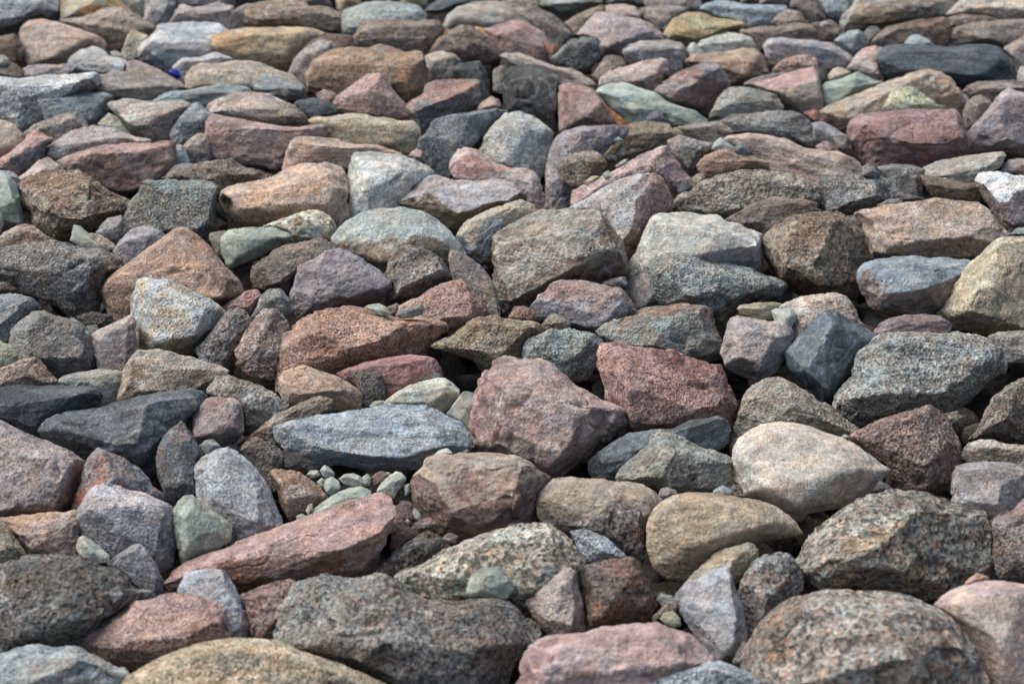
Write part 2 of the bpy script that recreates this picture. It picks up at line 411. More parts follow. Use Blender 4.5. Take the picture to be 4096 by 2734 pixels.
DATA = """
@ 0 0
m;b0b4bc/9c9498;-120,-120 520,-120 525,60 490,175 300,160 170,205 90,265 0,295 -120,300;0,258 120,182 330,120 470,30;;large pale blue-grey rock filling the top left corner
s;b6aa92/b88a50;520,-60 940,-60 1060,40 1150,100 1000,190 700,210 520,165;;a25;ochre-stained grey-green slab behind the brown rock, top left edge
f;b09a8a;500,170 690,150 860,85 980,45 1060,70 1160,110 1290,200 1335,260 1240,340 1080,430 1000,460 930,480 820,400 650,260;690,200 990,140 1110,175 1230,260;;wide brown rock with a peaked top behind the smooth pinkish-beige boulder, upper left
f;c8ae9c/b08474;165,290 195,220 250,170 340,158 480,185 620,225 780,275 870,320 905,365 890,440 800,470 690,510 600,545 480,560 380,560 250,545 190,450;560,300 760,320 440,500;p9;smooth pinkish-beige boulder with a reddish lower side, near the top left corner
g;8c7462;-80,330 0,310 130,290 190,370 205,440 170,520 110,530 0,530 -80,480;;;small dark brown rock on the left edge beside the smooth pinkish-beige boulder
f;b8b0a8;-40,480 30,468 75,500 80,545 40,565 -40,565;;p9 u.25;tiny pale grey knob-like stone on the left edge under the small brown rock
g;867c74;-80,550 60,515 130,540 200,600 210,665 0,680 -80,680;;;low dark grey-brown rock on the left edge, above the big white-blue rock
m;b09a9a/8c8084;190,575 300,545 480,555 600,535 660,600 500,650 300,665 220,665;;a25;low pink slab tucked under the flat pale grey slab, upper left
f;b6b2b2;565,580 600,490 680,430 800,400 860,415 940,480 1070,505 1105,550 1060,612 950,612 760,605;600,560 800,520 1040,560;a28 b.12;flat pale grey wedge-shaped slab above the big white-blue rock, upper left
m;c0a49c/a08880;1085,520 1150,505 1240,540 1370,600 1480,660 1580,710 1500,780 1400,740 1200,660 1080,610;;a25 b.15;low pink rubbly slab carrying the tiny blue plastic scrap
f;c2b8a4/988a70;1130,245 1180,265 1265,305 1260,380 1200,500 1100,505 1020,480 1060,380 1090,300;1110,300 1200,340;;narrow cream stone standing left of the big pale lilac rock
s;a4a89c;945,450 985,435 1030,460 1035,500 970,500;;p9;tiny grey-green pebble at the foot of the narrow cream stone
f;c2bec2/a89ea0;1345,215 1390,195 1550,185 1750,180 1880,200 1950,260 1990,310 1990,420 1985,520 1700,600 1600,650 1480,650 1320,580 1200,520 1185,420 1215,350 1330,270;1225,420 1420,358 1700,385 1940,430 1350,250,.12 1900,250,.12;;big pale lilac rock with a bright flat top, upper left
f;b8acae;1480,560 1560,495 1700,490 1830,440 1940,470 2000,515 1850,590 1700,640 1560,700 1470,650;1540,540 1720,520 1900,490;;pinkish-lilac ledge stone leaning on the foot of the big pale lilac rock
f;b4a8a8;1445,200 1500,90 1560,30 1640,60 1720,60 1850,15 1990,50 2010,120 1960,230 1850,225 1600,215;1530,90 1800,120 1940,110;;dusty lilac-grey rock directly behind the bright-topped pale lilac rock, upper left
f;988c8a;1930,210 1960,100 2090,35 2150,20 2190,60 2160,130 2130,220 2000,270 1940,260;1990,110 2100,90;;small grey rock with a dark shaded front, right of the dusty lilac-grey rock
s;b4b4a8;960,-60 1250,-60 1290,60 1220,150 1120,100 1030,50;;;pale greenish-grey rock cut off by the top edge, above the peaked brown rock
f;aaa4a4;1250,-60 1470,-60 1500,40 1440,190 1330,215 1230,170 1240,60;;p14;rounded lilac-grey rock at the top edge, right of the pale greenish-grey rock
f;a89a9a;1490,-60 1800,-60 1840,10 1740,70 1640,75 1560,60 1490,60;;;pinkish-grey rock cut by the top edge behind the dusty lilac-grey rock
f;948886;1830,-60 2000,-60 2010,20 1960,60 1860,50;;;small brownish-grey rock cut by the top edge, above the shaded grey rock
f;c2b09c;1590,650 1640,570 1720,535 1850,540 2000,518 2130,515 2250,545 2380,600 2500,640 2600,740 2580,850 2350,830 2100,800 1800,775 1600,765;1680,600,.25 2000,590,.3 2300,640,.25 1700,720 2200,740;p9;smooth tan boulder with a rounded top right of the blue plastic scrap
m;9aa2a2/787c80;2110,650 2150,620 2220,615 2400,660 2540,700 2610,760 2600,840 2450,830 2330,805 2180,790;2180,760 2380,760 2560,760;u.15;blue-grey wedge stone resting against the smooth tan boulder, upper left
f;949a9c;1295,885 1310,850 1420,780 1600,770 1700,750 1900,715 2040,725 2130,750 2145,790 2000,860 1820,910 1600,915 1400,900;1320,862 1450,795 1800,780;a28;low slate-grey slab in front of the smooth tan boulder, upper left
b;a49c94/8c7a6a;780,775 860,700 850,640 960,610 1200,610 1380,640 1500,690 1590,750 1500,785 1400,815 1320,850 1280,890 1180,875 1000,850 880,810;800,772 1000,745 1300,748 1500,745;a35;layered brown-grey slab left of the low slate-grey slab, upper left
g;c6cacd/94949a;-120,660 0,645 200,660 400,625 600,610 800,605 855,640 860,720 800,790 640,840 500,900 400,1020 340,1060 180,1120 60,1010 -120,960;0,830 200,825 330,770 480,735 700,700;;big white-blue rock with dark underside on the left edge, upper left
g;98a2a8;320,845 400,810 560,805 740,795 880,785 980,825 960,850 910,920 880,990 830,1060 760,1085 600,1050 480,1040 400,1045 370,960 340,900;340,860,.1 900,815,.15 780,1020,.12;b.2;blue-grey rock with a flat tilted face under the big white-blue rock
g;a09a90/8c7e72;200,1140 300,1050 400,1020 520,980 660,960 740,1040 750,1090 640,1160 480,1230 330,1200 230,1220;300,1080 640,1020;;grey-brown lumpy stone below the blue-grey rock with flat face, left
f;b49c8c;-120,1010 30,1020 110,1060 190,1140 205,1190 170,1260 90,1320 0,1370 -120,1370;;p9;rounded dull pinkish boulder on the left edge below the big white-blue rock
g;c0968e/7e7c82;-80,1430 0,1380 120,1270 200,1200 240,1140 310,1100 350,1140 460,1180 410,1240 380,1320 340,1390 230,1450 140,1510 0,1480;0,1400 200,1270 330,1170 400,1200;;elongated red-pink granite rock with grey patches on the left edge, upper left
g;a4a494;830,1060 930,960 1000,1000 1100,1120 1130,1190 1000,1170 880,1110;;;small grey-green stone wedged left of the banded pink-and-grey rock
b;c8b0a4/92968e;915,900 960,860 1060,838 1160,845 1240,865 1400,860 1540,848 1640,890 1560,980 1500,1060 1470,1150 1450,1215 1320,1215 1220,1215 1130,1150 1050,1050 980,960;1090,1060 1250,1050 1400,985 1600,900;;banded pink-and-grey rock with striped faces, upper left
g;a6adb2/80888c;1450,1150 1480,1080 1540,980 1610,900 1690,868 1750,920 1830,970 1800,1060 1780,1140 1680,1190 1600,1230 1540,1248 1470,1210;1520,1050 1640,1000 1780,1010;;blue-grey speckled stone between the banded pink rock and the red block
f;cab2a8/a08a7a;1760,900 1850,850 1990,790 2150,785 2300,800 2400,850 2520,900 2600,1000 2560,1080 2300,1070 2100,1050 1930,1010 1820,970;1800,925 2000,955 2200,930 2400,935;;pale pink flat-topped rock directly behind the red block, upper left
f;b89690/a07c76;1755,1080 1790,1000 1830,972 1990,1000 2150,1040 2349,1070 2500,1100 2700,1050 2780,1080 2790,1180 2720,1260 2580,1380 2349,1430 2200,1400 2050,1400 1770,1390;1800,1015,.25 2100,1065,.3 2400,1110,.3 2740,1090,.2;;large dusty red block with a saddle-shaped top edge, upper left
f;b29e92;1560,1250 1610,1190 1690,1135 1790,1135 1800,1390 1650,1400 1590,1350;1600,1260 1700,1250;;small brownish-pink stone against the left end of the dusty red block
f;a0a8b0;1480,1240 1555,1235 1620,1350 1640,1420 1480,1430 1460,1330;;;small light blue-grey stone left of the small brownish-pink one, upper left
b;aeaaaa/c09c90;370,1350 390,1260 470,1190 620,1110 800,1065 950,1080 1100,1140 1290,1190 1280,1260 1000,1320 700,1430 560,1420 470,1380;400,1270 650,1240 850,1200 1100,1180;;grey slab with pink streaks lying behind the coarse red granite block, left
g;bc9c92/8c6a62;480,1370 700,1275 850,1240 1100,1215 1300,1212 1430,1195 1490,1215 1500,1290 1480,1430 1400,1510 1300,1580 1130,1620 1000,1620 850,1560 700,1500 530,1430;760,1315 1000,1300 1250,1285 1480,1240;;coarse red granite block with a dark pitted front, left
m;c2aaa2/9a9698;120,1540 250,1440 330,1370 410,1335 470,1380 560,1440 500,1500 300,1540 160,1580;;a35;small pale pink pointed stone left of the coarse red granite block
f;948c8e;1410,1500 1490,1410 1560,1395 1700,1400 1780,1375 1760,1450 1560,1530 1450,1530;;a35;small purple-grey stone below the small brownish-pink one, upper left
@ 0 667
s;a8aca2/8a8e80;-120,40 0,35 70,70 130,150 170,260 190,400 200,480 100,460 0,430 -120,430;60,120,.2 130,300,.25;p14;greenish-grey rounded rock on the left edge, left of the big brown angular rock
s;a0a498;-80,380 0,390 25,430 30,490 0,560 -80,570;;p10;pale olive stone cut by the left edge under the greenish-grey rounded rock
f;a09898;-60,40 60,35 130,60 140,100 60,80 -60,60;;a30;low mauve stone on the left edge behind the greenish-grey rounded rock
k;a8947f/6c5644;150,150 200,90 290,30 420,22 560,12 660,20 730,55 830,120 960,210 1060,260 1120,300 1090,370 1000,410 900,440 800,540 700,560 560,600 500,615 400,570 290,500 270,390 200,330 170,240;300,380,.25 430,220,.3 690,60,.25 760,280,.36 640,460,.36 1040,330,.15 480,560,.2;;big brown angular granite rock with many facets, left
f;9a9294;820,560 860,500 930,430 1040,410 1080,480 1000,640 900,620;;;purple-grey stone wedged right of the brown angular rock, left
s;b0b2a4;600,640 630,500 680,498 740,550 800,610 870,660 940,710 900,740 760,700 650,660;660,540,.2 780,640,.2;;small pale sage-green pointed stone below the brown angular rock, left
f;b4988e;740,560 800,565 900,610 990,660 980,710 920,710 820,650;;;thin pink stone beside the small sage-green pointed stone, left
m;b4a090/8c7060;-80,640 0,590 100,520 200,485 290,510 380,580 490,630 420,690 200,720 0,720 -80,720;60,570,.15 220,560,.25 380,620,.2;;tan-brown rock on the left edge above the long dark speckled rock
k;9aa09c/74706a;990,640 1010,500 1050,430 1100,330 1180,210 1210,110 1270,95 1320,100 1420,80 1500,75 1530,95 1680,95 1840,130 1880,170 1860,250 1840,320 1830,500 1780,640 1600,680 1300,680 1100,680;1080,420,.2 1220,150,.25 1860,190,.25 1810,330,.3 1780,540,.25 1200,560,.25;;large grey-green speckled block with a flat face, left of the tan slab
k;a09080/6a584a;1380,90 1460,50 1540,30 1700,-40 1860,-60 1960,-60 2080,0 2200,20 2349,60 2420,110 2349,160 2200,150 2000,190 1900,230 1800,160 1600,120;1560,40,.2 1700,0,.25 1900,80,.3 2200,60,.25;;low dark brown granite rock behind the grey-green speckled block
f;aca0a2/948a90;970,720 1000,670 1060,600 1130,530 1220,508 1310,515 1380,550 1420,600 1300,760 1150,860 1060,850;1080,640,.2 1280,580,.25;p14;lilac-grey speckled stone behind the peaked orange-brown rock, left
k;98918c/66605c;-120,690 0,695 140,660 280,640 450,630 560,650 720,680 880,690 980,730 1060,790 1060,860 960,900 880,1000 850,1150 800,1260 720,1300 620,1260 520,1170 330,1080 200,1060 100,960 -120,940;0,740,.15 300,740,.28 640,790,.34 960,760,.3 560,880,.36 200,960,.25 560,1120;;long dark speckled granite rock with a sloping flat top, left edge
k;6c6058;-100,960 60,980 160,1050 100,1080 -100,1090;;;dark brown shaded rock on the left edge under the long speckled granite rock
f;b4907a/947a68;860,1050 880,1010 920,940 1020,870 1180,760 1260,690 1380,610 1480,530 1560,520 1620,540 1720,620 1800,700 1880,800 1980,900 2040,980 2060,1060 2030,1110 1880,1180 1700,1250 1300,1300 1000,1320 960,1260 920,1180;920,980,.2 1200,800,.22 1460,600,.22 1740,860,.32 1900,1120,.3 1980,960,.25;p14;large peaked orange-brown rock with a dark stained face, left
g;b8bcbc/b4a086;1115,1200 1120,1110 1150,1030 1175,960 1240,935 1330,950 1430,950 1560,1010 1680,1070 1800,1130 1900,1210 1925,1250 1880,1340 1840,1400 1740,1500 1600,1600 1400,1640 1200,1620 1140,1500 1135,1380;1160,1060,.15 1250,960,.2 1380,1000,.28 1750,1180,.32 1200,1380,.3 1360,1500,.36 1700,1450;p12;white-and-rust speckled boulder with blue-grey edge in front of peaked orange-brown rock
s;a8ac9e/84887c;1890,640 1900,590 1960,540 2080,520 2220,510 2349,515 2460,560 2500,600 2349,690 2200,760 2080,810 1980,850 1940,820 1900,730;1920,620,.2 2080,620,.3 2349,600,.25 2000,780,.25;p10;smooth grey-green rounded stone with rusty spots beside the yellow-lichen stone
m;8c8274/6c6458;1790,620 1790,570 1860,550 1930,545 1960,600 1920,740 1850,740;;p12;brown end stone against the left side of the smooth grey-green stone
g;a4888a/906c66;1880,1190 2000,1130 2100,1060 2200,1040 2230,1100 2160,1240 2100,1290 1980,1260 1900,1240;;;low reddish rock between the rust-speckled boulder and dark brown granite, left
g;989892/7a7a76;2140,1290 2190,1200 2220,1100 2300,1040 2400,1040 2480,1130 2500,1240 2400,1300 2250,1310;2230,1150,.2 2400,1110,.25;;grey angular stone left of the purple pointed rock, centre left
k;a89c96/8a7c76;1660,1560 1740,1480 1830,1380 1890,1290 1950,1210 2020,1185 2090,1220 2140,1290 2160,1360 2080,1460 2000,1560 1900,1700 1760,1700;1800,1500,.2 2000,1260,.25 1980,1440,.3;;tapering speckled grey-pink rock right of the rust-speckled boulder
k;b49c92/92766a;2000,1560 2060,1480 2120,1370 2180,1280 2250,1215 2349,1210 2440,1290 2480,1400 2460,1560 2420,1750 2349,1830 2150,1760 2020,1680;2120,1420,.2 2280,1270,.28 2250,1520,.36 2420,1560,.2;;upright pink-grey speckled rock left of the long orange granite boulder
g;9ea4aa;-120,1090 0,1080 140,1080 280,1120 320,1180 260,1260 160,1350 90,1480 -120,1560;0,1130,.15 200,1180,.25;;blue-grey rock on the left edge under the dark shaded rock
k;a09c98/78706a;80,1470 100,1380 200,1290 290,1230 380,1222 470,1265 560,1265 640,1290 740,1370 780,1450 800,1560 810,1680 700,1770 480,1790 300,1790 120,1700 50,1580;150,1400,.2 360,1280,.25 640,1340,.28 740,1450,.22 700,1620,.3 280,1640,.3;p14;grey-brown speckled boulder near the left edge, above the black slabs
f;bca8a2/a48e86;780,1440 860,1380 1000,1320 1110,1260 1160,1300 1160,1560 1080,1760 860,1780 820,1620;850,1450,.2 1080,1350,.25;;dusty pink rock at the left side of the rust-speckled boulder
g;7c7c78;740,1360 820,1350 850,1400 800,1450 760,1430;;;small grey-blue stone in the dark gap below the long speckled granite rock
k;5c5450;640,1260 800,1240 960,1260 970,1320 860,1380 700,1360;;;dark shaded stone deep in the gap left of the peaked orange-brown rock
@ 0 1334
g;a4a894/80826c;-100,50 0,50 80,90 160,150 220,200 180,240 80,290 0,310 -100,310;60,150,.2;;olive-grey mossy stone on the left edge above the black slabs
k;b09688/6e5c52;-100,330 0,290 100,250 200,210 300,195 370,250 430,330 500,400 490,470 300,490 0,500 -100,490;100,290,.2 200,240,.25 220,360,.32 420,380,.2;;red-brown rough rock on the left edge behind the black slabs
b;b0aaa2/848078;500,390 560,350 720,320 860,300 980,315 1060,320 1060,400 1000,520 960,600 860,610 760,540 600,470 510,430;600,380,.15 900,340,.2 860,440,.25;a35;pale layered rock lying between the black slab and the cream-topped brown block
g;bcb0a2/a8947c;980,520 1000,430 1040,330 1080,260 1130,190 1180,140 1260,148 1350,128 1440,150 1550,190 1640,200 1760,235 1860,260 1960,320 1930,360 1850,420 1760,500 1400,560 1200,570 1060,590 990,580;1090,240,.22 1270,280,.32 1530,320,.36 1850,340,.22 1500,480,.36 1060,520,.25;v;cream-topped brown speckled block resting on the long black slab
d;6c7478/3a3e42;-120,460 0,455 160,440 350,445 540,435 720,455 840,460 875,500 850,590 780,640 640,680 480,740 380,800 310,850 240,840 120,770 -120,740;0,600,.25 200,600,.3 400,590,.34 640,520,.34 820,480,.22 160,740,.25;;black slate slab on the left edge, left of the longer black slab
d;74787e/3e4044;330,830 350,790 420,720 560,660 700,640 900,600 1100,555 1300,510 1500,460 1640,455 1720,490 1760,535 1740,600 1640,700 1500,850 1380,1000 1350,1180 1250,1220 1150,1160 950,1100 760,1080 600,1000 450,900 350,850;400,820,.18 620,750,.28 850,720,.34 1200,640,.38 1500,600,.34 1720,550,.2 1240,760,.42 1120,1060,.42 1340,900,.4;;long black slate slab with a smooth grey top, left
m;aa9a98/987a74;-160,740 0,735 120,780 260,840 380,890 500,950 600,990 700,1060 730,1090 700,1180 640,1300 620,1440 560,1510 400,1540 200,1560 0,1570 -160,1560;40,880,.2 250,1000,.3 420,1090,.38 620,1080,.28 480,1250,.42 440,1440,.4 560,1400,.3;;large pink-grey granite rock with a red rough right side on the left edge
m;90888a/a86e5c;620,1480 640,1380 690,1270 720,1130 780,1030 840,970 920,1000 1060,1060 1180,1140 1270,1230 1310,1300 1400,1370 1380,1440 1200,1480 900,1540 700,1530;700,1300,.2 840,1010,.2 930,1120,.3 1030,1250,.34 1280,1320,.15 800,1400,.3;;dark grey-and-red striped pointed rock right of the large pink-grey granite rock
d;787c80/8a7068;1335,1080 1350,970 1400,870 1470,800 1550,742 1600,780 1650,870 1700,960 1740,1040 1700,1120 1690,1250 1690,1360 1560,1430 1480,1475 1430,1430 1390,1320 1350,1200;1400,960,.18 1540,800,.22 1630,920,.3 1660,1100,.28 1600,1320,.3 1440,1360,.22;;upright dark slate-coloured stone with a reddish right edge, left of centre
g;b09a96/6c5650;1620,660 1660,610 1760,550 1860,535 1980,540 2060,580 2075,690 2080,830 2020,910 1920,960 1800,960 1700,930 1650,850 1620,780;1660,650,.2 1800,600,.22 2010,610,.22 1960,720,.4 1680,840,.32 2000,850,.3;;reddish-grey faceted stone at the right end of the long black slab
k;a09a92/6a5e54;1760,500 1800,430 1860,360 1960,350 2080,390 2200,440 2349,510 2460,600 2470,720 2349,780 2200,830 2080,850 2000,700 1850,560;1820,460,.18 1980,420,.22 2300,560,.28 2150,620,.34;;dark speckled granite rock right of the cream-topped brown block
s;94948a;1710,960 1760,915 1820,910 1875,960 1830,1010 1760,1020;1800,950;u.25;small grey-green pebble between the reddish faceted stone and the tall grey rock
k;94806c/6a5240;1990,1010 2060,930 2120,870 2240,790 2349,700 2480,630 2600,560 2720,520 2850,560 2840,640 2700,690 2560,740 2420,800 2400,900 2360,1000 2250,960 2150,930 2080,990;2100,930,.18 2300,800,.3 2640,600,.25;;long rusty brown ridge rock under the tan speckled stone, centre left
k;8c7e74/5c5048;2050,1000 2100,920 2200,890 2300,920 2400,980 2440,1080 2420,1200 2349,1350 2260,1240 2150,1120;2150,960,.2 2300,1000,.25;;dark brown speckled rock behind the tall grey rock, left of centre
f;a8a6aa/8c8a8e;1660,1180 1680,1110 1740,1050 1820,1010 1880,980 1940,965 2020,1000 2120,1080 2200,1170 2280,1290 2349,1440 2400,1540 2420,1640 2349,1720 2150,1800 1950,1800 1750,1600 1690,1440 1670,1300;1720,1180,.2 1920,1010,.24 2180,1220,.28 1800,1400,.3 2200,1600,.3;p14;tall smooth grey rock with a rounded top, left of centre
s;a4a89a/8c9082;1470,1520 1520,1430 1580,1380 1650,1375 1700,1420 1760,1480 1860,1540 1950,1600 1990,1660 1960,1760 1800,1860 1640,1910 1560,1960 1530,1880 1500,1700;1520,1500,.15 1650,1460,.25 1640,1580,.34 1800,1620,.3 1600,1820,.28;;grey-green smooth angular stone in front of the tall smooth grey rock
g;b4aab0/807a82;650,1560 690,1480 740,1380 800,1300 870,1260 1000,1280 1100,1340 1240,1360 1320,1410 1420,1450 1490,1520 1480,1640 1500,1800 1480,1950 1300,2050 1100,2000 900,1850 740,1740 620,1650;730,1480,.2 870,1330,.25 1150,1440,.3 1400,1540,.28 1000,1700,.3 1350,1860,.25;;lilac-white coarse speckled boulder left of the grey-green smooth stone
@ 0 2000
m;c0a496/98785e;-80,130 20,145 180,125 350,112 560,100 690,60 720,140 660,260 660,480 400,500 230,480 120,300 60,200;120,200,.15 350,200,.25 600,180,.2 300,380,.3;;salmon-pink and tan rock on the left edge behind the dark lower-left boulder
g;a49a88/74685a;-120,120 0,150 60,200 110,290 180,380 250,470 200,540 0,560 -120,560;0,260,.2 120,400,.25;p14;olive-brown rounded rock on the left edge, above the dark lower-left boulder
s;c0bcae;650,410 670,320 710,295 770,330 850,390 940,470 930,510 860,530 780,510 680,470;700,350,.2 800,440,.25;u.15;small pale cream-grey wedge stone leaning on the lilac-white speckled boulder
m;9c949c/6e6670;900,540 960,500 1040,440 1120,385 1180,362 1240,400 1290,480 1340,560 1400,680 1390,760 1340,800 1200,740 1060,620;1000,510,.15 1150,440,.3 1240,540,.3 1330,680,.25;;purple-grey pointed rock in front of the lilac-white speckled boulder
k;84807a/544e4a;-160,560 0,545 120,500 280,460 450,465 620,470 760,490 860,540 1000,560 1100,640 1160,740 1300,780 1400,810 1250,870 1100,930 1000,1000 900,1080 760,1180 600,1260 400,1280 0,1300 -160,1300;0,640,.2 400,560,.26 850,620,.3 1080,740,.28 1120,860,.28 300,1000,.4 700,1000,.42 100,1220,.3;;large dark grey-black rough boulder on the left edge, lower left
f;b0a8b2/847c80;1520,760 1560,680 1590,600 1700,595 1820,585 1920,600 1980,690 2030,790 2080,900 2130,1000 2150,1100 2100,1200 1980,1200 1900,1160 1700,1100 1560,960;1580,660,.18 1900,630,.22 2060,920,.25 1960,990,.34 1640,880,.25 2000,1140,.3;;pale lilac block in front of the long red sloping slab, lower left
k;9a7c76/6a504c;2050,800 2200,740 2349,690 2480,660 2560,700 2640,780 2600,900 2540,1060 2500,1200 2300,1220 2160,1180 2130,1000;2120,840,.15 2349,780,.22 2560,800,.2 2349,1000,.3;;dark reddish-brown rock right of the pale lilac block, lower left
g;b4948a/8c6c60;640,1180 690,1120 780,1060 900,1000 1000,960 1090,890 1150,850 1300,840 1420,790 1560,785 1720,820 1840,870 1910,940 1930,1030 1970,1160 1900,1240 1700,1300 1500,1390 1300,1430 1100,1420 960,1350 820,1310 660,1260;700,1160,.15 1120,960,.25 1040,1200,.36 1300,1230,.4 1500,1270,.38 1860,1080,.28 1500,860,.2 970,1330,.25;;pinkish-red speckled rock with a rounded top in front of the dark rough boulder, lower left
m;a0a6a8/9a8a80;-160,1330 0,1300 150,1250 320,1220 480,1235 640,1230 760,1290 840,1330 960,1380 1080,1450 1100,1540 1000,1660 -160,1700;100,1330,.15 500,1300,.2 820,1400,.28 400,1500,.34 960,1460,.2;p14;blue-grey smooth rock with brown patches in the bottom left corner
g;c4b294/a08e74;1000,1600 1100,1490 1250,1390 1400,1310 1560,1250 1740,1200 1960,1175 2180,1185 2349,1195 2480,1235 2560,1285 2800,1355 2985,1420 3150,1500 3290,1580 3300,1720 3100,1850 2000,1900 1000,1800;1200,1500,.2 1600,1320,.28 2200,1280,.28 2700,1400,.26 3050,1560,.2 1600,1660,.34 2400,1600,.34;p9;large sandy-tan boulder cut by the bottom edge, left of centre
@ 1000 0
g;a89684/7c6452;-60,60 100,10 260,-20 460,0 520,50 640,40 710,65 770,110 800,200 780,270 600,260 400,240 200,240 20,245 -50,180;-20,150 150,165 300,100 500,95 730,100;;broad brown rock with a jagged dark front, left of the oval pale grey rock
f;a08c8a;400,-60 620,-60 700,40 560,60 460,30;;;small mauve stone cut by the top edge behind the broad brown rock
f;c4a888;720,-60 900,-60 960,20 860,70 780,120 740,60;;;small sandy stone at the top edge between broad brown rock and oval grey rock
s;c8bc98;1180,-60 1560,-60 1500,50 1400,40 1300,20;;;cream-yellow stone at the top edge behind the oval grey rock
m;b4b8b6/98988e;775,150 810,80 900,50 1000,15 1180,8 1320,12 1430,50 1495,110 1510,190 1450,260 1200,300 900,330 800,270;830,130,.15 1100,70,.2 1400,110,.2 850,240,.25;p10;smooth oval pale grey rock near the top edge, right of the broad brown rock
d;74787c/585c60;1490,80 1560,20 1700,-30 1900,-60 1960,0 1800,40 1720,90 1600,115 1510,100;1540,85 1750,50;;dark slate-blue slab at the top edge, right of the oval grey rock
g;a08e80/6a5248;880,330 940,230 1000,180 1200,165 1400,180 1520,165 1610,180 1650,230 1640,300 1560,400 1480,460 1350,450 1100,430 900,420;910,290 1000,250 1250,265 1450,290 1600,230;;brown block with dark pitted front in front of the oval pale grey rock
f;b0a498/948a84;1660,210 1690,130 1770,60 1920,10 2100,0 2250,30 2380,80 2440,200 2349,260 2100,300 1900,300 1700,280;1720,170,.2 1900,120,.25 2160,100,.25 2180,200;p12;large grey-pink rock near the top edge, right of the dark slate-blue slab
g;8c7e76/705e56;2160,20 2200,-60 2349,-60 2460,30 2480,140 2400,200 2250,190 2160,150;;u.08;dark grey-brown stone leaning on the large grey-pink rock, top edge centre
m;d0b490/b08a60;-430,420 -380,330 -260,270 -170,255 0,235 200,240 400,220 560,240 660,290 620,400 450,480 330,590 200,600 50,570 -200,560 -370,500;-380,400,.2 0,300,.3 400,290,.3 300,480;p10;orange-tan weathered rock with grey-green streaks, behind the smooth tan boulder
g;8e6e66;330,600 420,450 560,320 640,280 700,290 860,300 890,360 880,420 700,480 480,560 370,640;;;long dark reddish rock against the right side of the orange-tan weathered rock
f;a69692;320,630 380,500 430,450 540,370 620,340 690,350 760,410 700,520 560,640 460,720 400,680;440,500 560,430 690,400;;smooth purple-grey stone left of the big tan-brown block
g;b89a80/7c6452;470,640 540,520 700,430 850,400 1050,420 1180,440 1330,440 1440,430 1480,480 1510,600 1515,720 1460,800 1350,870 1100,880 760,880 560,850 490,780;560,560,.3 900,480,.25 1310,560,.35 1430,470,.3 1320,780,.3;;big tan-brown block with a dark right-hand face, upper centre left
g;9c908c/8a6a60;940,440 1000,420 1100,375 1180,390 1330,440 1200,500 1050,560 980,500;;a30;small grey-pink stone lying on the back of the big tan-brown block
m;c09e98/9c7a76;715,870 740,820 880,720 1000,630 1110,620 1180,700 1230,780 1320,880 1380,1000 1330,1040 1150,1030 980,1010 760,980 730,940;740,860,.2 900,880,.3 1000,860,.35 1130,700,.3 1040,960;u.05;pink granite rock with a rough peaked face, below the big tan-brown block
g;a88a84;560,800 640,760 740,800 740,880 600,870;;;small pinkish stone left of the peaked pink granite rock
d;62666a;370,890 420,850 560,835 680,860 720,910 760,960 640,980 520,1000 440,960;420,880,.15 640,880,.15;a30;small flat dark grey stone between the pale pink rock and the peaked pink rock
g;887c70/6a5a4e;220,1000 250,920 340,880 430,940 500,1010 480,1050 300,1060;;u.05;dark brown lump at the right end of the pale pink flat-topped rock
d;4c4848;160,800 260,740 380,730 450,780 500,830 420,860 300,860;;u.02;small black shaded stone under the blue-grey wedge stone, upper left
f;ccb898/b09a78;500,1040 540,990 700,985 880,960 1000,975 1060,1000 1200,1010 1280,1030 1390,1025 1440,1080 1450,1140 1420,1240 1380,1330 1250,1330 1000,1280 760,1240 600,1120;560,1020,.2 900,1040,.28 1190,1060,.3 1420,1090,.2 1200,1230,.28;p10;large smooth cream boulder right of the dusty red block
m;d0b09a/b08470;290,1440 310,1330 350,1200 400,1160 500,1155 620,1175 740,1190 830,1225 930,1240 1080,1220 1200,1270 1320,1315 1200,1380 1000,1400 860,1440 600,1450 300,1470;340,1230,.2 560,1240,.3 780,1260,.3 1080,1260,.2;p12;orange-pink pitted boulder in front of the large smooth cream boulder
m;dedcd6/a8a29c;835,1500 850,1420 890,1310 960,1295 1100,1305 1280,1320 1400,1365 1500,1410 1555,1470 1550,1530 1400,1600 1349,1900 1100,2000 950,2030 870,1980 830,1800 820,1600;900,1370,.2 1350,1400,.25 1000,1560,.35 1360,1440,.3 1500,1480,.2;;white quartz-like rock with grey staining, centre left
g;b0a49a/807468;1480,480 1560,445 1640,430 1740,460 1800,520 1790,560 1740,680 1640,700 1540,690 1500,590;1560,520 1740,480;p12;small rounded grey-green boulder right of the big tan-brown block
g;98867a/6e584e;1540,450 1600,340 1700,270 1810,205 1900,230 1990,280 2080,370 2160,460 2100,520 1960,540 1800,540 1640,460;1600,330,.2 1820,250,.3 1900,420,.3;;dark pyramid-shaped speckled rock with an orange-edged left tip, upper centre
s;c88850/a89070;1560,370 1580,310 1640,270 1720,262 1640,340 1590,400;;u.02;thin rusty-orange stone peeping out at left of the dark pyramid-shaped rock
s;cab494/c09850;1880,215 1970,230 2030,280 2120,380 2170,460 2120,460 2000,320;;;thin cream slab with rusty stain against the pyramid-shaped rock's right side
m;bc9c98/a07c78;1990,240 2060,225 2140,190 2230,168 2349,180 2480,260 2570,380 2600,520 2500,580 2300,560 2150,470 2080,370;2100,300,.25 2300,250,.3 2480,400,.25;p14;large dusky pink granite boulder right of the dark pyramid-shaped rock, upper centre
d;5c6664/44504e;1720,590 1790,540 1960,520 2010,600 2050,720 2060,850 1980,900 1950,700 1800,700;1770,600,.2 1980,580,.2;u.05;small dark green-black block behind the grey-and-pink slab, upper centre
